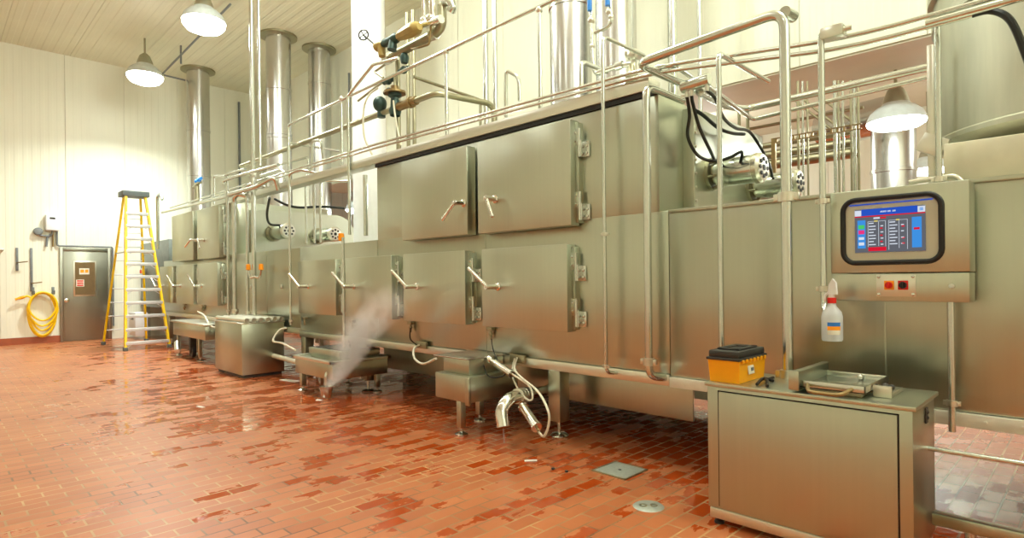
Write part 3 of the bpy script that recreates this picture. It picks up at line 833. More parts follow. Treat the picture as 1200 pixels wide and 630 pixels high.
# white hose loops under the oven
def hose_loop(label, pts, r=.011, mat='whitehose', name='hose'):
    o = MB().sweep(spline(pts), r, 8).build(name, M[mat]); return tag(o, label, 'hose')
hose_loop('white hose drooping from the base frame beside the steam to the drain box lid', [at(491, 404, 3.6), at(485, 409, 3.5), at(486, 420, 3.4), at(496, 426, 3.35), at(511, 420, 3.3)])
hose_loop('white hose looping from the thin pipe foot to the middle drain box', [at(336, 384, 3.5), at(327, 387, 3.4), at(320, 399, 3.3), at(331, 402, 3.25), at(346, 410, 3.2)], .013)
hose_loop('white hose curling over the far drain box by the manifold', [at(232, 365, 3.5), at(240, 370, 3.4), at(246, 381, 3.3), at(256, 384, 3.25)], .015)
hose_loop('black thin tube dropping from the oven belly to the grey base frame', [at(481, 384, 3.6), at(481, 397, 3.6), at(490, 405, 3.6)], .007, 'black', 'air_tube')

# drop cup and steam
cp = thing('drain_cup', 'small steel cup and spout on the floor at the foot of the steam', 'cup', (-6.08, 3.15, 0))
MB().lathe([(0, .01), (.045, .01), (.05, 0), (.075, .14), (.07, .14), (.045, .02), (0, .02)], (-6.08, 3.15, 0), n=20).build('cup', M['pipe'], cp)
MB().pipe([(-6.08, 3.15, .1), (-6.08, 3.15, .30), (-6.08, 3.3, .33)], .022).build('spout', M['pipe'], cp)
S0, S1 = at(386, 452, 3.06), at(426, 388, 2.98)
def steam():
    m = bpy.data.materials.new('steam_vapour'); m.use_nodes = True; nt = m.node_tree; nt.nodes.clear()
    o = nt.nodes.new('ShaderNodeOutputMaterial'); v = nt.nodes.new('ShaderNodeVolumeScatter')
    def mth(op, a, b=None):
        n = nt.nodes.new('ShaderNodeMath'); n.operation = op
        for i_, q_ in enumerate((a, b)):
            if q_ is None: continue
            if isinstance(q_, (int, float)): n.inputs[i_].default_value = q_
            else: nt.links.new(q_, n.inputs[i_])
        return n.outputs[0]
    g = nt.nodes.new('ShaderNodeNewGeometry')
    mp = pos_map(nt, (1, 1, .8)); n = N(nt, 'ShaderNodeTexNoise', Scale=5.0, Detail=5.0, Roughness=.6, Distortion=.8)
    nt.links.new(mp.outputs[0], n.inputs['Vector'])
    sp = nt.nodes.new('ShaderNodeSeparateXYZ'); nt.links.new(g.outputs['Position'], sp.inputs[0])
    X_, Y_, Z_ = sp.outputs
    t_ = mth('DIVIDE', mth('SUBTRACT', Z_, S0.z), S1.z - S0.z)
    wob = mth('MULTIPLY', mth('SINE', mth('MULTIPLY', t_, 5.0)), .05)
    cx = mth('ADD', mth('ADD', mth('MULTIPLY', t_, S1.x - S0.x), S0.x), wob); cy = mth('ADD', mth('MULTIPLY', t_, S1.y - S0.y), S0.y)
    dx, dy = mth('SUBTRACT', X_, cx), mth('SUBTRACT', Y_, cy)
    d_ = mth('SQRT', mth('ADD', mth('MULTIPLY', dx, dx), mth('MULTIPLY', dy, dy)))
    r_ = mth('ADD', mth('MULTIPLY', t_, .20), .08)
    f_ = nt.nodes.new('ShaderNodeMapRange'); f_.interpolation_type = 'SMOOTHSTEP'
    nt.links.new(mth('DIVIDE', d_, r_), f_.inputs['Value'])
    f_.inputs['From Min'].default_value = .1; f_.inputs['From Max'].default_value = 1.05; f_.inputs['To Min'].default_value = 1; f_.inputs['To Max'].default_value = 0
    h_ = nt.nodes.new('ShaderNodeMapRange'); h_.interpolation_type = 'SMOOTHSTEP'; nt.links.new(t_, h_.inputs['Value'])
    h_.inputs['From Min'].default_value = .45; h_.inputs['From Max'].default_value = 1.8; h_.inputs['To Min'].default_value = 17; h_.inputs['To Max'].default_value = 0
    nz = nt.nodes.new('ShaderNodeMapRange'); nt.links.new(n.outputs['Fac'], nz.inputs['Value']); nz.inputs['From Min'].default_value = .42; nz.inputs['From Max'].default_value = .62
    nt.links.new(mth('MULTIPLY', mth('MULTIPLY', f_.outputs[0], h_.outputs[0]), nz.outputs[0]), v.inputs['Density'])
    v.inputs['Color'].default_value = (.97, .97, .97, 1)
    nt.links.new(v.outputs[0], o.inputs['Volume']); return m
b = MB()
dS = S1 - S0
b.sweep([S0 + dS * t_ + Vector((math.sin(t_ * 5) * .05, 0, 0)) for t_ in [k / 8 for k in range(-1, 15)]], [.10 + max(0, k) / 8 * .23 for k in range(-1, 15)], 16)
tag(b.build('steam', steam()), 'wisp of white steam rising from the cup past the oven', 'steam', kind='stuff')

# ------------------------------------------------------------------ near counter with things on it
ct = thing('counter_cabinet', 'waist high plain steel cabinet in the right foreground with a flat top', 'cabinet', (-1.02, 3.15, 0))
b = MB(); b.box(-1.485, -.565, 2.945, 3.395, .085, .725, .004)
b.build('body', M['steel'], ct)
g_ = MB()
for a_ in ((-1.426, -1.420, .10, .706), (-.620, -.614, .10, .706), (-1.426, -.614, .700, .706)): g_.box(a_[0], a_[1], 2.943, 2.947, a_[2], a_[3])
g_.build('panel_gap', M['black'], ct)
MB().box(-1.42, -.62, 2.937, 2.95, .10, .70, .003).build('front_panel', steel_mat('brushed_counter_front', rough=.36, wav=.008), ct)
MB().box(-1.495, -.55, 2.93, 3.41, .725, .745, .004).build('top', M['door'], ct)
MB().box(-1.475, -.575, 2.94, 3.39, .032, .085, .004).build('plinth', M['bright'], ct)
for x in (-1.44, -.61):
    for y in (2.975, 3.36):
        f = MB(); f.lathe([(0, 0), (.025, 0), (.025, .012), (.012, .02), (.012, .034)], (x, y, 0), n=14); f.build('foot', M['lid'], ct)
b = MB()
for z in (.655, .68): b.ball((-.563, 3.2, z), .012, 8)
b.box(-.567, -.558, 3.18, 3.22, .63, .70, .002); b.build('side_latch', M['lid'], ct)

tb = thing('tool_box', 'yellow plastic tool box with a charcoal lid on the left end of the counter', 'box', (-1.42, 3.12, .745))
R_ = Matrix.Rotation(math.radians(1), 3, 'Z')
b = MB(); q0 = [(-1.482, 2.973), (-1.325, 2.973), (-1.325, 3.29), (-1.482, 3.29)]; q1 = [(-1.490, 2.965), (-1.318, 2.965), (-1.318, 3.30), (-1.490, 3.30)]
vs0 = [b.bm.verts.new((x, y, .746)) for x, y in q0]; vs1 = [b.bm.verts.new((x, y, .862)) for x, y in q1]
fs = [b.bm.faces.new(vs0[::-1]), b.bm.faces.new(vs1)]
for k in range(4): fs.append(b.bm.faces.new((vs0[k], vs0[(k + 1) % 4], vs1[(k + 1) % 4], vs1[k])))
b._set(fs)
for k in range(7): b.box(-1.318, -1.306, 2.985 + k * .046, 3.005 + k * .046, .848, .868, .003)
b.build('base', M['toolyellow'], tb)
b = MB(); b.box(-1.497, -1.312, 2.957, 3.307, .862, .876, .003)
poly = [(-1.492, 2.962, .876), (-1.317, 2.962, .876), (-1.335, 2.985, .91), (-1.474, 2.985, .91)]
b.box(-1.488, -1.321, 2.966, 3.298, .874, .912, .008)
b.box(-1.462, -1.345, 3.02, 3.05, .912, .922, .004); b.box(-1.462, -1.345, 3.20, 3.25, .912, .922, .004)
b.box(-1.465, -1.44, 3.02, 3.25, .912, .922, .004); b.box(-1.367, -1.342, 3.02, 3.25, .912, .922, .004)
b = b.build('lid', M['lid'], tb)
MB().box(-1.44, -1.367, 3.05, 3.2, .911, .914).build('handle_recess', M['black'], b)
b = MB(); b.m(0).box(-1.3195, -1.315, 3.07, 3.14, .785, .83, .001, Matrix.Rotation(-.12, 3, 'Y')); b.m(1).box(-1.3155, -1.3135, 3.10, 3.13, .80, .818)
b.build('sticker', [M['signwhite'], M['greyblue']], tb)

b = MB(); a0 = atZ(886, 449, .752); a1 = atZ(897, 441, .752)
b.sweep(spline([atZ(887, 450, .755), atZ(893, 444, .765), atZ(900, 444, .76), atZ(906, 442, .755)]), .008, 8)
b.sweep(spline([atZ(899, 452, .755), atZ(899, 446, .765), atZ(896, 443, .76), atZ(906, 446, .755)]), .008, 8)
tag(b.build('pliers', M['black']), 'black pliers lying on the counter right of the yellow tool box', 'tool')

# shallow tray lifted on the counter
tr_ = thing('steel_tray', 'shallow square steel tray with a wire handle resting on the counter', 'tray', (-.95, 3.1, .75))
x0, x1, y0, y1, z0 = -1.03, -.745, 2.965, 3.37, .768
b = MB(); b.box(x0, x1, y0, y1, z0, z0 + .008, .002); b.box(x0, x1, y0, y0 + .008, z0, z0 + .035, .002); b.box(x1 - .008, x1, y0, y1, z0, z0 + .035, .002); b.box(x0, x1, y1 - .008, y1, z0, z0 + .035, .002)
b.build('pan', M['pipe'], tr_)
b = MB(); b.box(x0 - .03, x0 + .004, y0 - .02, y1 + .03, z0 - .015, z0 + .075, .004); b.box(x0 - .035, x0 + .012, y0 - .03, y0 - .015, z0 - .012, z0 + .08, .003)
b.build('side_guard', M['steel'], tr_)
b = MB(); b.pipe([(-.99, 2.965, .785), (-.96, 2.89, .765), (-.83, 2.885, .765), (-.80, 2.965, .785)], .009, .03)
b.build('handle', M['copper'], tr_)
b = MB(); b.ball((-.86, 3.33, .79), .014, 10); b.build('knob', M['bright'], tr_)
b = MB(); b.box(-1.0, -.77, 3.0, 3.34, .745, .768, .004); b.build('riser', M['dullpipe'], tr_)
b = MB(); b.box(-.74, -.665, 3.06, 3.075, .746, .80, .003); b.box(-.735, -.67, 3.075, 3.3, .746, .765, .003); b.m(1).ball((-.72, 3.2, .775), .018, 8); b.ball((-.70, 3.22, .772), .014, 8)
tag(b.build('steel_block', [M['bright'], M['lid']]), 'small pale steel holder on the counter right of the tray', 'holder')

# ------------------------------------------------------------------ control panel
cpn = thing('operator_console', 'stainless control panel box with a lit touchscreen and red and black switches', 'control panel', (-.73, 3.55, 1.16))
YC = 3.45
MB().box(-1.026, -.430, YC, 3.62, 1.312, 1.742, .005).build('screen_housing', M['door'], cpn)
sw = MB().box(-1.022, -.432, YC, 3.62, 1.168, 1.308, .005).build('switch_housing', M['door'], cpn)
def rrect(x0, x1, z0, z1, r, y, n=6):
    out = []
    for cx, cz, a0 in ((x1 - r, z1 - r, 0), (x0 + r, z1 - r, 90), (x0 + r, z0 + r, 180), (x1 - r, z0 + r, 270)):
        for k in range(n + 1):
            a = math.radians(a0 + 90 * k / n); out.append(Vector((cx + r * math.cos(a), y, cz + r * math.sin(a))))
    return out
b = MB(); b.sweep(rrect(-.962, -.536, 1.364, 1.692, .06, YC - .008), .013, 10, closed=True)
b.build('gasket', M['black'], cpn)
b = MB(); b.prism(rrect(-.962, -.536, 1.364, 1.692, .06, YC - .004), (0, .006, 0)); b.build('bezel', M['bezel'], cpn)
sc_ = MB(); sc_.box(-.906, -.600, YC - .008, YC - .004, 1.417, 1.640)
sc_ = sc_.build('display', M['scr_dark'], cpn)
def scr(mat, rects, nm):
    b = MB()
    for x0, x1, z0, z1 in rects: b.box(x0, x1, YC - .0095, YC - .008, z0, z1)
    b.build(nm, M[mat], sc_)
W_, H_ = .306, .223
def S(u0, u1, v0, v1): return (-.906 + u0 * W_, -.906 + u1 * W_, 1.640 - v1 * H_, 1.640 - v0 * H_)
scr('scr_blue', [S(.1, .9, .0, .15)], 'title_bar')
for r_ in ([S(0, .1, .02, .15)], [S(.9, 1, .02, .15)]): scr('scr_white', r_, 'corner_button')
for r_ in ([S(.38, .47, .06, .095)], [S(.48, .53, .06, .095)], [S(.55, .60, .06, .095)], [S(.28, .37, .20, .235)]): scr('scr_white', r_, 'title_word')
scr('scr_red', [S(0, 1, .155, .18), S(.20, .46, .88, .97), S(.38, .46, .20, .235)] + [S(.375, .41, v, v + .03) for v in (.44, .60, .74)] + [S(.68, .72, v, v + .03) for v in (.42, .68, .80)], 'alarm_bar')
scr('scr_light', [S(.04, .16, .25, .90)], 'button_column')
scr('scr_light', [S(.82, .95, .25, .92)], 'button_column')
scr('scr_light', [S(.925, .975, .05, .12)], 'corner_logo')
b = MB()
for u0, u1, v0, v1 in [(.06, .14, .64, .70), (.06, .14, .76, .83)]: 
    a = S(u0, u1, v0, v1); b.box(a[0], a[1], YC - .011, YC - .0095, a[2], a[3])
b.build('button', M['scr_white'], sc_)
for mt, v in (('scr_green', .36), ('scr_pink', .48)):
    a = S(.055, .145, v, v + .09); MB().box(a[0], a[1], YC - .011, YC - .0095, a[2], a[3]).build('button', M[mt], sc_)
a = S(.845, .925, .48, .53); MB().box(a[0], a[1], YC - .011, YC - .0095, a[2], a[3]).build('button', M['scr_red'], sc_)
rows = []
for k in range(8):
    v = .32 + k * .07
    rows += [S(.21, .21 + (.10 if k % 3 else .07), v, v + .022), S(.51, .51 + (.11 if k % 2 else .08), v, v + .022)]
    rows += [S(.35, .355, .3, .86), S(.64, .645, .3, .92)] if k == 0 else []
    if k % 2: rows += [S(.38, .42, v, v + .022), S(.67, .71, v, v + .022)]
rows += [S(.195, .20, .29, .87), S(.45, .455, .29, .87), S(.495, .50, .29, .95), S(.755, .76, .29, .95), S(.195, .455, .285, .292), S(.495, .76, .285, .292)]
scr('scr_white', rows, 'table_text')
scr('scr_yellow', [S(.29, .34, .27, .30), S(.60, .65, .27, .30)], 'arrow')
MB().box(-.93, -.57, YC - .008, YC - .004, 1.662, 1.668).build('blue_strip', M['scr_blue'], cpn)
pl = MB().box(-.812, -.641, YC - .006, YC, 1.192, 1.303, .003).build('switch_plate', M['bright'], cpn)
b = MB()
for x in (-.800, -.653):
    for z in (1.203, 1.292): b.lathe([(0, .008), (.008, .006), (.008, 0)], (x, YC - .006, z), (0, -1, 0), 8)
b.build('bolt', M['pipe'], pl)
for xc, m1, m2 in ((-.755, 'orange', 'red'), (-.695, 'red', 'black')):
    o = MB().box(xc - .022, xc + .022, YC - .012, YC - .005, 1.226, 1.272, .003).build('rotary_switch', M[m1], cpn)
    b = MB(); b.lathe([(.017, 0), (.016, .014), (0, .014)], (xc, YC - .012, 1.249), (0, -1, 0), 18); b.box(xc - .005, xc + .005, YC - .04, YC - .02, 1.233, 1.266, .003)
    b.build('switch_knob', M[m2], o)
MB().lathe([(.014, 0), (.012, .008), (0, .009)], (-.50, YC, 1.245), (0, -1, 0), 16).build('screw', M['pipe'], cpn)

# spray bottle hooked on the upright pipe
sb = thing('spray_bottle', 'white spray bottle with a red collar hanging from the pipe beside the control panel', 'bottle', (-1.03, 3.33, .96))
bx, by = at(975, 370, 3.33).x, 3.33
zb = at(975, 399, 3.33).z
MB().lathe([(0, 0), (.046, 0), (.05, .008), (.05, .125), (.044, .15), (.022, .178), (.018, .195), (.018, .215)], (bx, by, zb), n=28).build('body', M['bottle'], sb)
MB().lathe([(.021, .195), (.021, .222), (.014, .224)], (bx, by, zb), n=20).build('collar', M['red'], sb)
b = MB(); b.lathe([(.014, .222), (.014, .245), (0, .245)], (bx, by, zb), n=14)
b.prism([(bx - .018, by - .012, zb + .240), (bx + .026, by - .012, zb + .240), (bx + .022, by - .012, zb + .300), (bx + .006, by - .012, zb + .322), (bx - .012, by - .012, zb + .290)], (0, .024, 0))
b.pipe([(bx - .016, by, zb + .25), (bx - .032, by, zb + .235), (bx - .034, by, zb + .205)], .006, .02)
b.build('trigger_head', M['white'], sb)
b = MB(); lx = bx + .012
for mi, (z0, z1) in enumerate(((.078, .098), (.058, .078), (.035, .058))):
    b.m(mi).lathe([(.0508, z0), (.0508, z1)], (bx, by, zb), n=40)
for f in list(b.bm.faces):
    c_ = f.calc_center_median() - Vector((bx, by, 0)); ang = math.degrees(math.atan2(c_.x, -c_.y))
    if not (-5 < ang < 62): b.bm.faces.remove(f)
for v in list(b.bm.verts):
    if not v.link_faces: b.bm.verts.remove(v)
b.build('sticker', [M['blue'], M['orange'], M['signwhite']], sb)
MB().lathe([(0, .003), (.047, .003), (.047, .075), (0, .075)], (bx, by, zb), n=24).build('liquid', M['water'], sb)

# ------------------------------------------------------------------ floor pieces
q = [atZ(700, 551), atZ(721, 541.5), atZ(753, 551), atZ(732, 561.5)]
cx_, cy_ = sum(p.x for p in q) / 4, sum(p.y for p in q) / 4
fd = thing('floor_drain', 'square grey metal drain cover set in the red tiles', 'drain', (cx_, cy_, 0))
b = MB(); b.box(cx_ - .125, cx_ + .125, cy_ - .125, cy_ + .125, 0, .006, .002); b.build('cover', M['draincover'], fd)
b = MB()
for a in ((-.135, .135, -.135, -.122), (-.135, .135, .122, .135), (-.135, -.122, -.135, .135), (.122, .135, -.135, .135)): b.box(cx_ + a[0], cx_ + a[1], cy_ + a[2], cy_ + a[3], 0, .008, .002)
b.build('frame', M['dullpipe'], fd)
MB().cyl((cx_, cy_, .005), (cx_, cy_, .008), .012, 10).build('screw', M['lid'], fd)
dc = atZ(760, 593)
fc = thing('floor_cleanout', 'round pale cleanout cover set in the red tiles', 'drain cover', (dc.x, dc.y, 0))
MB().lathe([(0, .006), (.080, .006), (.088, 0)], (dc.x, dc.y, 0), n=32).build('cover', M['draincover'], fc)
b = MB()
for sx in (-.03, .03): b.lathe([(.022, .006), (.022, .009), (.014, .009), (.014, .006)], (dc.x + sx * C45, dc.y + sx * C45, 0), n=16)
b.build('key_hole', M['dullpipe'], fc)
for (px, py, sx, sy, a, lab) in ((235, 477, .10, .04, .3, 'white scrap lying on the wet tiles left of the manifold box'), (622, 540, .09, .025, .9, 'thin white scrap on the tiles in front of the curved drain pipe'),
                      (374, 469, .07, .04, .4, 'white scrap on the tiles beside the small steel cup'), (340, 446, .32, .10, .2, 'pale plastic sheet lying on the wet floor by the middle drain box')):
    p = atZ(px, py)
    b = MB(); b.box(p.x - sx / 2, p.x + sx / 2, p.y - sy / 2, p.y + sy / 2, 0.0, .008, .003, Matrix.Rotation(a, 3, 'Z'))
    tag(b.build('scrap', M['paper']), lab, 'scrap')
for (px, py, lab) in ((648, 550, 'dark pebble on the tiles, left one of two near the drain cover'), (664, 553, 'dark pebble on the tiles, right one of two near the drain cover')):
    p = atZ(px, py); tag(MB().ball((p.x, p.y, .008), .013, 8, sz=.6).build('pebble', M['black']), lab, 'pebble')

# rails low on the right
b = MB(); b.cyl((-.565, 3.25, .505), (1.6, 3.25, .505), .011, 10); tag(b.build('low_rail', M['pipe']), 'thin steel rail running right from the side of the counter', 'rail')
kr = thing('floor_stand', 'low steel bar on short posts by the floor right of the counter', 'rail', (.2, 3.3, 0))
MB().box(-.56, 1.6, 3.27, 3.33, .15, .205, .006).build('bar', M['steel'], kr)
for x in (-.42, .6, 1.5):
    b = MB(); b.cyl((x, 3.3, 0), (x, 3.3, .16), .022, 12); b.lathe([(0, 0), (.05, 0), (.05, .015), (.022, .03)], (x, 3.3, 0), n=16); b.build('post', M['pipe'], kr)

# ------------------------------------------------------------------ pipework
def pipe(label, pts, r, mat='pipe', fil=None, name='pipe', clamps=(), n=10, cat='pipe', foot=None, group=None):
    pts = [Vector(p) for p in pts]
    if clamps:
        root = thing(name, label, cat, tuple(pts[-1]), group)
        MB().pipe(pts, r, fil, n).build('tube', M[mat], root)
        for c in clamps:
            c = Vector(c); b = MB()
            b.cyl(c - Vector((0, 0, r * .9)), c + Vector((0, 0, r * .9)), r * 1.55, 12)
            b.box(c.x - r * 2.3, c.x + r * 2.3, c.y - r * .5, c.y + r * .5, c.z - r * .7, c.z + r * .7, r * .1)
            b.build('clamp', M['bright'], root)
        return root
    o = MB().pipe(pts, r, fil, n).build(name, M[mat], None); tag(o, label, cat, group); return o

# uprights in front of the near oven
a = at(706, 42, 3.5); bt = at(709, 436, 3.5)
pipe('thin upright pipe in front of the near oven right of its doors', [a + Vector((0, .55, 0)), a, (a.x, 3.5, bt.z), (a.x, 3.64, bt.z - .02)], .014, clamps=[(a.x, 3.5, .66), (a.x, 3.5, 1.62)], fil=.06)
a = at(757, 101, 3.52); bt = at(763, 441, 3.52)
pipe('thick upright pipe bent at both ends at the near oven corner', [a + Vector((.0, .5, 0)), (a.x, 3.52, a.z), (a.x, 3.52, bt.z), (a.x + .06, 3.66, bt.z - .02)], .027, clamps=[(a.x, 3.52, bt.z + .10)], fil=.08, n=14)
a = at(842, 62, 3.4)
pipe('slim upright pipe rising behind the yellow tool box', [a + Vector((0, .75, 0.0)), a, (a.x, 3.4, .75)], .016, fil=.05, clamps=[(a.x, 3.4, .79)])
a = at(919, 8, 3.32)
xj = at(747, 73, 3.32).x
pipe('thickest upright pipe standing on the counter and bending left overhead', [(a.x, 3.32, .746), (a.x, 3.32, a.z - .02), (xj, 3.32, a.z - .06), (xj, 4.4, a.z - .06)], .028, fil=.10, n=16, clamps=[(a.x, 3.32, .765), (a.x, 3.32, 1.73)])
pipe('short stub pipe with a round end at the top of the thickest upright', [(a.x, 3.32, a.z - .03), (a.x + .012, 3.41, a.z - .03)], .034, n=14)
a = at(962, 40, 3.42)
pipe('upright pipe carrying the spray bottle left of the control panel', [(a.x, 3.42, a.z), (a.x, 3.42, 1.14), (a.x + .03, 3.36, 1.09), (a.x + .045, 3.36, 1.12)], .0165, fil=.03, clamps=[(a.x, 3.42, 1.23), (a.x, 3.42, 1.70)])
b = MB(); b.box(a.x + .0, a.x + .11, 3.40, 3.48, a.z - .035, a.z + .025, .005); b.cyl((a.x + .11, 3.44, a.z), (a.x + .14, 3.44, a.z), .014, 10)
tag(b.build('junction_box', M['bright']), 'small steel junction box on top of the spray bottle pipe', 'junction box')
pipe('short upright pipe below the control panel', [at(1114, 352, 3.56), (at(1115, 420, 3.56).x, 3.56, .53)], .0155, clamps=[(at(1115, 420, 3.56).x, 3.56, .67)])
a = at(1094, 30, 3.6)
pipe('upright pipe left of the big drum above the control panel', [(a.x, 3.7, a.z + .03), (a.x + .0, 3.7, 1.77)], .0145, clamps=[(a.x, 3.7, 1.79)])

# two long pipes along the top of the line
Yr = 3.60
pipe('long thin pipe along the oven tops, upper of the parallel pair', [(-13.5, Yr, 2.84), (-5.9, Yr, 2.83), (-2.2, Yr, 2.765), (-.945, Yr, 2.60), (.4, Yr, 2.62)], .013, fil=.3)
pipe('long thin pipe along the oven tops, lower of the parallel pair', [(-13.0, Yr, 2.78), (-5.9, Yr, 2.79), (-2.2, Yr, 2.725), (-.945, Yr, 2.545), (-.41, Yr, 2.555)], .013, fil=.3)
hose_loop('thick black hose drooping in front of the big drum', [(-.43, Yr, 2.555), (-.36, Yr, 2.55), (-.29, Yr - .02, 2.48), (-.24, Yr - .02, 2.32), (-.205, Yr - .02, 2.16), (-.17, Yr - .02, 2.02), (-.10, Yr, 1.90)], .016, 'cable')
pipe('thick pipe crossing above the drum at the upper right', [at(1085, 28, 3.55), at(1200, 2, 3.55) + Vector((.6, 0, .03))], .018)
# fat conduit cylinder with the motor cables
p0, p1 = at(799, 103, 3.66), at(833, 92, 3.66)
cn = thing('cable_manifold', 'fat horizontal steel cylinder from which the black motor cables hang', 'conduit', tuple(p0))
MB().lathe([(0, 0), (.036, 0), (.04, .008), (.04, .19), (.036, .20), (0, .20)], p0, (p1 - p0).normalized(), 20).build('cylinder', M['pipe'], cn)
b = MB()
for t_ in (.18, .34, .86):
    q_ = p0.lerp(p1, t_); b.cyl(q_ - Vector((0, 0, .075)), q_ - Vector((0, 0, .03)), .014, 10)
b.build('gland', M['bright'], cn)
def cab(label, pts, r=.012): 
    o = MB().sweep(spline(pts), r, 8).build('motor_cable', M['cable']); tag(o, label, 'cable', 'black motor cables')
Ym = 4.2
k0, k1, k2 = p0.lerp(p1, .18) - Vector((0, 0, .07)), p0.lerp(p1, .34) - Vector((0, 0, .07)), p0.lerp(p1, .86) - Vector((0, 0, .07))
cab('black cable hanging in a deep loop to the nearer motor', [k0, at(808, 135, 3.75), at(806, 160, 3.85), at(818, 182, 3.95), at(838, 189, 4.0), at(856, 184, 4.05), at(869, 178, 4.1), at(868, 190, 4.2)])
cab('black cable crossing behind the loop down to the motor body', [k1, at(812, 122, 3.72), at(820, 150, 3.8), at(833, 178, 3.9), at(838, 188, 4.1), at(846, 192, 4.24)])
cab('black cable running right from the fat cylinder to the rear motor', [k2, at(838, 115, 3.8), at(848, 138, 4.0), at(862, 150, 4.3), at(880, 156, 4.7), at(900, 190, 4.9), at(905, 208, 4.95)])
cab('black cable looping down to the nearer motor of the far oven', [at(316, 232, 3.8), at(313, 250, 3.9), at(316, 262, 4.1), at(328, 264, 4.3), at(336, 266, 4.38)], .02)
cab('black cable hanging along the hood to the second motor of the far oven', [at(322, 233, 3.9), at(336, 240, 4.0), at(352, 243, 4.2), at(378, 242, 4.6), at(404, 244, 4.9)], .02)
cab('black cable lying along the oven top edge behind the others', [at(812, 128, 4.0), at(824, 135, 4.1), at(842, 150, 4.3), at(858, 156, 4.5), at(872, 157, 4.7)], .014)

# guard rail
G = thing('guard_rail', 'slim steel handrail with posts standing along the oven tops', 'handrail', (-6, 3.78, 2.71))
Yg = 3.78
zr = 3.62
xa, xb = at(338, 144, Yg).x, at(645, 2, Yg).x
MB().pipe([(xa, Yg, 2.72), (xa, Yg, zr - .04), (xb + 1.4, Yg, zr + .05)], .018, .05).build('top_rail', M['pipe'], G)
for px in (400, 523, 633):
    x = at(px, 100, Yg).x; MB().cyl((x, Yg, 2.70), (x, Yg, zr), .018, 10).build('post', M['pipe'], G)
    MB().ball((x, Yg, zr), .032, 10).build('knuckle', M['bright'], G)
MB().pipe([(xa, Yg, 3.32), (xa, Yg + .8, 3.32)], .016).build('end_rail', M['pipe'], G)
# heavy mid pipe with the green regulators
Yt = 3.95
pm = [at(282, 191, Yt), at(380, 158, Yt), at(443, 136, Yt), at(485, 122, Yt), at(512, 113, Yt), at(562, 129, Yt), at(562, 152, Yt)]
zz = pm[1].z
pm2 = [(pm[0].x, Yt, zz + .03), (at(500, 116, Yt).x, Yt, zz + .0)]
gx = at(511, 114, Yt).x
gp = thing('gas_pipe', 'heavy pipe along the oven tops carrying two dark green regulators', 'pipe', (gx, Yt, zz))
MB().pipe([(pm[0].x, Yt, zz), (gx, Yt, zz), (gx + .12, Yt + .75, zz), (gx + .12, Yt + .75, 2.62)], .034, .12, 14).build('tube', M['dullpipe'], gp)
xr = at(447, 134, Yt).x
b = MB(); b.ball((xr, Yt - .02, zz + .11), .085, 16, 1, 1, 1.1); b.cyl((xr, Yt, zz - .05), (xr, Yt, zz + .08), .05, 14); b.build('regulator', M['valvegreen'], gp)
xr2 = at(463, 128, Yt).x
b = MB(); b.lathe([(.06, -.09), (.075, -.03), (.055, .02), (.05, .12), (.08, .14), (.08, .17), (0, .18)], (xr2, Yt, zz), n=18); b.build('regulator', M['valvegreen'], gp)
MB().lathe([(.0, .17), (.13, .17), (.13, .195), (.05, .21), (.05, .26), (0, .26)], (xr2, Yt, zz), n=20).build('valve_cap', M['copper'], gp)
b = MB(); b.cyl((xr2 + .08, Yt, zz), (xr2 + .42, Yt, zz), .05, 14); b.cyl((xr2 + .30, Yt, zz), (xr2 + .34, Yt, zz), .065, 14); b.build('union', M['copper'], gp)
MB().pipe([(xr2, Yt, zz + .26), (xr2, Yt, zz + .40), (xr2 - .5, Yt + .1, zz + .42), (xr2 - 1.0, Yt + .1, zz + .33)], .016).build('sensing_line', M['dullpipe'], gp)
hose_loop('pale cable hanging from the regulator line over the pipe', [at(443, 103, 3.9), at(432, 112, 3.85), at(426, 130, 3.8), at(427, 160, 3.8), at(436, 181, 3.85)], .012)
hose_loop('second pale cable drooping from the regulator beside the first', [at(461, 118, 3.85), at(463, 135, 3.8), at(466, 152, 3.8), at(470, 170, 3.8)], .010)

# gas train with wheel valve at the top
Yv = 4.05
gt = thing('gas_train', 'large pipe assembly with an ochre valve body and hand wheel high above the oven', 'valve assembly', tuple(at(480, 60, Yv)))
P_ = lambda x, y, dy=0: at(x, y, Yv + dy)
MB().pipe([P_(452, 70), P_(511, 39), P_(518, 30), P_(518, 6)], .052, .14, 16).build('main_pipe', M['dullpipe'], gt)
b = MB(); b.sweep(spline([P_(518, 8), P_(520, 3), P_(527, 2), P_(530, 8), P_(528, 14)]), .05, 14); b.build('return_bend', M['pipe'], gt)
b = MB(); b.sweep([P_(452, 70), P_(458, 67)], .066, 16); b.sweep([P_(506, 41), P_(511, 38.5)], .066, 16); b.build('flange', M['bright'], gt)
dv = (P_(492, 31, -.2) - P_(442, 55, -.2)); R0 = P_(442, 55, -.2)
b = MB(); b.sweep([R0 + dv * t_ for t_ in (.50, .55, .60, .86, .95, 1.0)], [.035, .055, .062, .082, .07, .04], 8); b.build('valve_body', M['valveyellow'], gt)
b = MB(); b.sweep([R0 + dv * t_ for t_ in (.14, .20, .34, .46, .52)], [.035, .05, .045, .06, .04], 14); 
c_ = R0 + dv * .40; b.sweep([c_, c_ + Vector((0, -.02, -.13))], [.045, .055], 12); b.build('valve_bonnet', M['valvegreen'], gt)
b = MB(); b.sweep([R0 + dv * t_ for t_ in (-.04, .0, .1, .16)], [.035, .06, .055, .035], 10); c_ = R0 + dv * .1; b.sweep([c_, c_ + Vector((0.02, 0, -.14))], [.05, .04], 10); b.build('valve_end', M['valveyellow'], gt)
w0 = P_(426, 41, -.2); b = MB(); b.cyl(R0, w0, .011, 8); b.build('stem', M['lid'], gt)
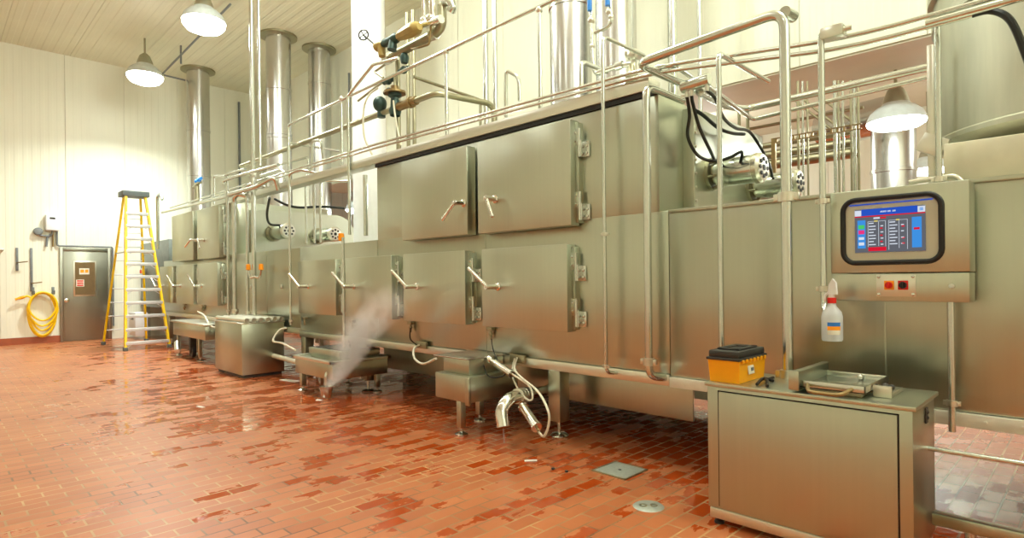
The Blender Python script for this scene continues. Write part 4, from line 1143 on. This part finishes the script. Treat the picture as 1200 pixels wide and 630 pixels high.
dd = (R0 - w0).normalized(); o1 = dd.orthogonal().normalized(); o2 = dd.cross(o1)
b = MB(); b.sweep([w0 + (o1 * math.cos(a * math.pi / 8) + o2 * math.sin(a * math.pi / 8)) * .062 for a in range(16)], .010, 6, closed=True)
b.cyl(w0 - o1 * .06, w0 + o1 * .06, .007, 6); b.cyl(w0 - o2 * .06, w0 + o2 * .06, .007, 6); b.build('hand_wheel', M['lid'], gt)
b = MB()
for px in (497, 507): b.cyl(P_(px, 26, -.1), P_(px - 1, -10, -.1), .035 if px == 507 else .02, 12)
b.cyl(P_(494, 30, -.1), P_(517, 22, -.1), .045, 14); b.ball(P_(505, 22, -.1), .06, 12); b.ball(P_(497, 24, -.1), .045, 10); b.build('riser_pipes', M['chrome'], gt)
b = MB(); b.pipe([P_(505, 30, -.1), P_(503, 52, -.1), P_(490, 56, -.1), P_(480, 58)], .012); b.build('pilot_line', M['copper'], gt)
b = MB(); b.pipe([P_(456, 72), P_(439, 84), P_(449, 91)], .014, .03); b.build('bypass_line', M['dullpipe'], gt)
b = MB(); b.lathe([(0, -.07), (.04, -.06), (.055, 0), (.04, .05), (0, .06)], P_(474, 68), (0, 0, 1), 14); b.build('dark_valve', M['valvegreen'], gt)
for px, py in ((455, 95), (456, 107), (473, 82)):
    c_ = P_(px, py, -.1); b = MB(); b.ball(c_, .045, 12); b.cyl(c_ - Vector((.09, 0, 0)), c_ + Vector((.09, 0, 0)), .028, 10); b.build('ball_valve', M['valvegreen'], gt)
# risers behind
for px, y0, y1, r, Yq, lab in ((466, 68, 178, .03, 4.1, 'upright pipe below the gas valve, left of a pair'), (477, 15, 176, .026, 4.6, 'dark upright pipe behind the gas valve, middle one'),
                               (484, 12, 172, .026, 4.6, 'dark upright pipe behind the gas valve, right one')):
    A_, B_ = at(px, y0, Yq), at(px, y1, Yq); pipe(lab, [(A_.x, Yq, A_.z), (A_.x, Yq, 2.60)], r, 'dullpipe')
for px, Yq, r, lab in ((569, 5.0, .035, 'bright ceiling pipe behind the guard rail, left of two'), (580, 5.0, .028, 'bright ceiling pipe behind the guard rail, right of two'),
                       (788, 5.6, .05, 'thick bright ceiling pipe right of the near ducts'), (820, 5.6, .022, 'thin ceiling pipe right of the thick bright ceiling pipe'),
                       (295, 3.5, .032, 'tall thick pipe dropping from the ceiling to the manifold box'), (303.5, 3.5, .022, 'tall thin pipe from the ceiling beside the thick manifold pipe')):
    A_ = at(px, 60, Yq); zb_ = {569: 2.60, 580: 2.60, 788: 1.9, 820: 1.9, 295: .80, 303.5: 3.0}[px]
    cl = [(A_.x, Yq, 2.9)] if px in (295,) else ()
    pipe(lab, [(A_.x, Yq, ZC - .01), (A_.x, Yq, zb_)], r, clamps=cl, n=14)
for px, lab in ((409, 'thin grey wall pipe left of the glaring white duct'), (421, 'thin grey wall pipe touching the glaring white duct')):
    A_ = at(px, 100, 6.7); pipe(lab, [(A_.x, 6.7, 5.9), (A_.x, 6.7, 2.5)], .022, 'greyblue')
A_ = atX(280, 108, XL + .05); pipe('thin upright wall pipe between the first and second ducts', [(A_.x, A_.y, 6.2), (A_.x, A_.y, 2.2)], .03, 'greyblue')
A_ = at(222, 60, 4.6); pipe('thin ceiling rod beside the duct nearest the left wall', [(A_.x, 4.6, ZC - .01), (A_.x, 4.6, 2.8)], .02, 'greyblue')

# manifold cluster uprights (left centre)
def up(px, ytop, ybot, r, lab, turn=None, Yq=3.5, mat='pipe', fl=.06, clamps=True):
    A_, B_ = at(px, ytop, Yq), at(px, ybot, Yq)
    pts = [(A_.x, Yq, max(B_.z, .06)), (A_.x, Yq, A_.z)]
    if turn: pts += [Vector((A_.x, Yq, A_.z)) + Vector(t_) for t_ in turn]
    pipe(lab, pts, r, mat, fil=fl, clamps=[(A_.x, Yq, max(B_.z, .06) + .05)] if clamps else ())
up(266, 204, 368, .020, 'slim pipe of the manifold box bending right at the top, leftmost upright', [(.75, 0, -.02)], 3.45)
up(274, 231, 368, .034, 'hooked thick pipe of the manifold box with its crook to the right', [(.22, .0, .03), (.34, .1, -.02)], 3.45, fl=.14)
up(289, 219, 370, .024, 'hooked pipe of the manifold box beside the tall ceiling pipe', [(.10, 0, .03), (.2, .2, 0)], 3.5, fl=.1)
up(339, 204, 380, .018, 'slim upright pipe with a bent top between the manifold box and oven doors', [(0.3, .0, .02), (.42, .2, -.02)], 3.5)
up(402, 278, 424, .017, 'slim upright pipe with a yellow cap passing in front of the oven doors', None, 3.42)
A_ = at(400, 284, 3.42)
b = MB(); b.lathe([(0, .09), (.03, .085), (.036, .03), (.03, 0)], (A_.x, 3.42, A_.z + .02), n=14); tag(b.build('pipe_stopper', M['orange']), 'small orange yellow cap on the upright pipe between the oven doors', 'cap')
up(408, 112, 275, .018, 'upright pipe at the guard rail joint, right of the post', [(.55, .0, .22), (1.05, .0, .16)], 3.6, clamps=False, fl=.03)
for px, y0, y1, lab in ((358, 205, 285, 'thin upright tube in the gap between the ovens, leftmost'), (368, 212, 285, 'thin upright tube in the gap between the ovens, second from left'),
                   (375, 212, 284, 'thin upright tube in the gap between the ovens, third from left'), (428, 205, 276, 'bright upright tube in the gap just left of the near oven')):
    up(px, y0, y1, .017 if px < 420 else .03, lab, [(.25, .3, 0)] if px < 420 else None, 4.0, clamps=False)
up(184.5, 230, 292, .030, 'hooked upright pipe left of the far oven', [(.22, 0, .03), (.36, 0, -.1)], 3.5, clamps=False)
yk = thing('valve_yoke', 'small forked fitting with two orange knobs on the manifold pipes', 'valve', tuple(at(299, 325, 3.42)))
c0_, c1_, c2_ = at(291, 316, 3.42), at(299, 324, 3.42), at(306, 316, 3.42)
MB().sweep(spline([c0_, (c0_ + c1_) / 2 + Vector((-.05, 0, -.06)), c1_, (c2_ + c1_) / 2 + Vector((.05, 0, -.06)), c2_]), .018, 8).build('fork', M['pipe'], yk)
for c_ in (c0_, c2_): MB().lathe([(0, .09), (.03, .08), (.034, .0), (0, 0)], c_, n=12).build('knob', M['orange'], yk)
# short horizontals and bends round the manifold
def hp(lab, pts, r, mat='pipe', fil=None): pipe(lab, pts, r, mat, fil)
hp('short horizontal pipe above the manifold, higher one', [at(262, 216, 3.4), at(262, 212, 3.4), at(275, 207, 3.4), at(326, 193, 3.4)], .024)
hp('short thick horizontal pipe above the manifold, lower one', [at(268, 228, 3.35), at(300, 219, 3.35), at(322, 207, 3.5), at(326, 222, 3.6)], .030)
hp('horizontal header pipe under the channel left of the manifold', [at(190, 249, 3.55), at(280, 227, 3.55), at(300, 222, 3.55)], .022)
hp('thin bent pipe on top of the far oven left of the manifold', [at(251, 240, 3.7), at(251, 206, 3.7), at(264, 206, 3.7)], .016)
hp('curved pipe on the channel top right of the manifold', [at(306, 206, 3.8), at(328, 199, 3.8), at(335, 203, 3.8), at(335, 214, 3.8)], .028)
hp('thin rail above the far oven running to the post', [at(317, 196, 4.0), at(361, 184, 4.0), at(362, 207, 4.0)], .016)
hp('small hooked vent pipe on the near oven top', [at(593, 137, 3.85), at(593, 82, 3.85), at(608, 90, 3.85), at(609, 118, 3.85)], .017, fil=.06)
hp('thin pipe running back over the near oven from the gas valve', [at(485, 90, 3.9), at(563, 117, 5.0), at(563, 150, 5.0)], .018, 'dullpipe')
hp('U shaped conduit in front of the bright duct on the channel', [at(366, 203, 3.85), at(366, 165, 3.85), at(376, 164, 3.85), at(379, 186, 3.9)], .02, fil=.06)
hp('short pipe with a right angle bend standing at the near duct foot', [at(681, 104, 3.9), at(681, 72, 3.9), at(712, 84, 4.3)], .02, fil=.05)
bt1 = thing('tagged_valve', 'small valve pipe with a blue tag between the two near ducts', 'valve', tuple(at(695, 80, 4.4)))
MB().pipe([at(692, 0, 4.3), at(694, 66, 4.3), at(697, 86, 4.3), at(706, 86, 4.3)], .018, .06).build('tube', M['pipe'], bt1)
MB().lathe([(0, -.02), (.022, -.02), (.022, .16), (0, .16)], at(691, 10, 4.25), n=12).build('tag', M['blue'], bt1)
b = MB(); b.ball(at(693, 24, 4.3), .035, 10); b.ball(at(694, 54, 4.3), .026, 10); b.build('valve_body', M['bright'], bt1)
bt2 = thing('tagged_valve', 'second blue tagged valve pipe curving left in front of the right-hand near duct', 'valve', tuple(at(715, 20, 4.4)))
MB().pipe([at(715, 0, 4.3), at(717, 30, 4.3), at(697, 38, 4.3)], .018, .08).build('tube', M['pipe'], bt2)
MB().lathe([(0, -.02), (.022, -.02), (.022, .1), (0, .1)], at(712, 4, 4.25), n=12).build('tag', M['blue'], bt2)
b = MB(); b.ball(at(714, 14, 4.3), .035, 10); b.ball(at(716, 20, 4.3), .028, 10); b.build('valve_body', M['bright'], bt2)
# valve cluster where the overhead pipe turns
vc = thing('valve_cluster', 'cluster of steel clamps and valves where overhead pipes meet at the oven corner', 'valve assembly', tuple(at(742, 65, 3.9)))
b = MB(); c_ = at(742, 64, 4.0); b.ball(c_, .05, 12); b.cyl(c_ - Vector((.06, 0, -.03)), c_ + Vector((.06, 0, -.03)), .03, 12); b.cyl(c_, c_ - Vector((0, 0, .2)), .018, 10); b.build('clamp_valve', M['bright'], vc)
b = MB(); c_ = at(740, 88, 3.8); b.lathe([(0, -.06), (.045, -.055), (.05, 0), (.03, .02), (.02, .08)], c_, n=14); b.build('trap', M['dullpipe'], vc)
b = MB(); b.pipe([at(700, 85, 3.9), at(725, 77, 3.9), at(740, 75, 3.9)], .02); b.cyl(at(722, 78, 3.9), at(730, 75.5, 3.9), .032, 12); b.build('side_pipe', M['pipe'], vc)
b = MB(); b.cyl(at(788, 110, 3.9), at(788, 75, 3.9), .014, 8); b.pipe([at(770, 79, 3.6), at(790, 76, 3.6), at(812, 91, 4.0)], .018); b.build('bridge_pipe', M['pipe'], vc)
hp('pipe running back along the oven top behind the cable manifold', [at(820, 108, 3.75), at(850, 124, 4.6), at(874, 128, 5.0), at(1092, 78, 5.0)], .028, fil=.1)
hp('thin pipe parallel below the long rear pipe at the right', [at(826, 98, 3.9), at(882, 140, 5.1), at(1090, 90, 5.1)], .018, fil=.06)
for px, lab in ((866, 'short hanger rod on the rear pipe, left of two'), (876, 'short hanger rod on the rear pipe, right of two')):
    A_ = at(px, 130, 5.05); pipe(lab, [(A_.x, 5.05, A_.z), (A_.x, 5.05, 2.55)], .014, 'dullpipe')

# rear bay: hanging tube bundles, rails, ladder tray
i = 0
tubes = [(935, .022), (940.5, .016), (946, .016), (978, .026), (982.5, .016), (987.5, .018), (997, .018), (1001, .022), (1005.5, .02)]
names = ['first', 'second', 'third', 'fourth', 'fifth', 'sixth', 'seventh', 'eighth', 'ninth']
for (px, r), nm in zip(tubes, names):
    A_ = at(px, 107, 6.2)
    pipe(nm + ' from left of the upright tubes hanging in the rear bay', [(A_.x, 6.2, A_.z + .1), (A_.x, 6.2, 1.0)], r * .62, 'pipe' if i % 2 else 'dullpipe', group='upright tubes in the rear bay'); i += 1
A_, B_ = at(906, 165, 6.0), at(1009, 147, 6.0)
zt_ = (A_.z + B_.z) / 2
tray = thing('cable_ladder', 'brown perforated cable tray across the upright tubes in the rear bay', 'cable tray', tuple(A_))
b = MB(); b.box(A_.x, B_.x, 6.0, 6.03, zt_ - .025, zt_ - .018); b.box(A_.x, B_.x, 6.0, 6.03, zt_ + .018, zt_ + .025)
for k in range(14):
    x = A_.x + (B_.x - A_.x) * (k + .5) / 14; b.box(x - .009, x + .009, 6.005, 6.02, zt_ - .02, zt_ + .02)
b.box(A_.x - .02, A_.x + .02, 6.0, 6.03, zt_ - .5, zt_ + .025)
b.build('strip', M['copper'], tray)
for k, (y0, r, lab) in enumerate(((172, .035, 'top one of three horizontal rear rails behind the upright tubes'), (184, .05, 'middle one of three horizontal rear rails behind the upright tubes'), (196, .06, 'lowest and thickest of three horizontal rear rails'))):
    A_ = at(950, y0 - 10, 7.0)
    pipe(lab, [(-4.0, 7.0, A_.z), (at(1006, 160, 7.0).x, 7.0, A_.z)], r, 'dullpipe')
A_ = at(900, 160, 7.6)
hp('thin horizontal rod under the soffit in the rear bay', [(-5.5, 7.6, at(900, 147, 7.6).z), (at(1012, 140, 7.6).x, 7.6, at(900, 147, 7.6).z)], .02, 'dullpipe')
A_, B_ = at(932, 118, 6.3), at(975, 152, 6.3)
b = MB()
for off in (0, .07, .22): b.cyl(A_ + Vector((off, 0, 0)), B_ + Vector((off, 0, 0)), .012, 8)
tag(b.build('diagonal_brace', M['dullpipe']), 'diagonal brace rods between the upright tubes in the rear bay', 'brace')
_q = at(1086, 100, 4.1); b = MB(); b.box(_q.x, _q.x + .035, 4.1, 4.13, 1.77, 2.62, .004); tag(b.build('support_plate', M['bright']), 'upright steel plate left of the big drum', 'plate')
b = MB(); c_ = at(1081, 212, 3.75); b.pipe([c_ + Vector((-.06, 0, 0)), c_ + Vector((.14, 0, .01)), c_ + Vector((.17, 0, -.03))], .014); tag(b.build('grab_handle', M['bright']), 'small flat steel bar on the tunnel top behind the control panel', 'bar')
# ceiling sprinkler lines
hp('thin sprinkler pipe under the ceiling left of the nearest lamp', [atZ(190, 87, 6.3), atZ(270, 5, 6.3)], .02, 'greyblue')
hp('thin sprinkler pipe under the ceiling running to the first duct', [atZ(192, 88, 6.25), atZ(217, 94, 6.25)], .02, 'greyblue')
for px, py, lab in ((212, 64, 'thin ceiling hanger rod left of the first duct'),):
    A_ = atZ(px, py, 6.3); pipe(lab, [(A_.x, A_.y, ZC), (A_.x, A_.y, 6.1)], .02, 'greyblue')
# foot fitting of the first stack
p = at(231, 217, 4.2)
ff = thing('valve_fitting', 'valve fitting with blue knobs at the foot of the duct nearest the left wall', 'valve', tuple(p))
b = MB(); b.cyl(p - Vector((.2, 0, .02)), p + Vector((.2, 0, .05)), .04, 12); b.cyl(p, p - Vector((0, 0, .35)), .05, 12); b.build('body', M['dullpipe'], ff)
b = MB(); b.ball(p + Vector((.18, -.02, .09)), .05, 10); b.ball(p + Vector((.02, -.02, .08)), .04, 10); b.ball(p + Vector((.3, -.02, .11)), .04, 10); b.build('knob', M['blue'], ff)

# ------------------------------------------------------------------ world, camera, colour
wd = bpy.data.worlds.new('World'); scn.world = wd; wd.use_nodes = True
wd.node_tree.nodes['Background'].inputs[0].default_value = (1, 1, 1, 1); wd.node_tree.nodes['Background'].inputs[1].default_value = .05
cam = bpy.data.cameras.new('camera'); co = bpy.data.objects.new('camera', cam); COL.objects.link(co)
cam.sensor_width = 36; cam.sensor_fit = 'HORIZONTAL'; cam.lens = F / 1200 * 36
cam.shift_x = 0; cam.shift_y = (CY - 315) / 1200
cam.clip_start = .05; cam.clip_end = 100
fwd = Vector((-C45, C45, 0)); right = Vector((C45, C45, 0)); upv = Vector((0, 0, 1))
r2 = right * math.cos(RHO) + upv * math.sin(-RHO) * -1 * -1
# image right vector in world: scene right appears as (1,-RHO) (rising), so camera right = right - RHO*up
r2 = (right - upv * RHO).normalized(); u2 = (upv + right * RHO).normalized()
mat = Matrix(((r2.x, u2.x, -fwd.x, 0), (r2.y, u2.y, -fwd.y, 0), (r2.z, u2.z, -fwd.z, CAMH), (0, 0, 0, 1)))
co.matrix_world = mat
scn.camera = co
for o in list(bpy.data.objects):
    if '_o' in o: del o['_o']
scn.view_settings.view_transform = 'Standard'
try: scn.view_settings.look = 'None'
except Exception: pass
scn.view_settings.gamma = 1.0; scn.view_settings.use_curve_mapping = False
scn.view_settings.exposure = 0.6
scn.cycles.max_bounces = 8; scn.cycles.diffuse_bounces = 5; scn.cycles.glossy_bounces = 5; scn.cycles.transmission_bounces = 6
scn.cycles.volume_bounces = 1
scn.cycles.sample_clamp_indirect = 6.0
scn.cycles.use_denoising = True
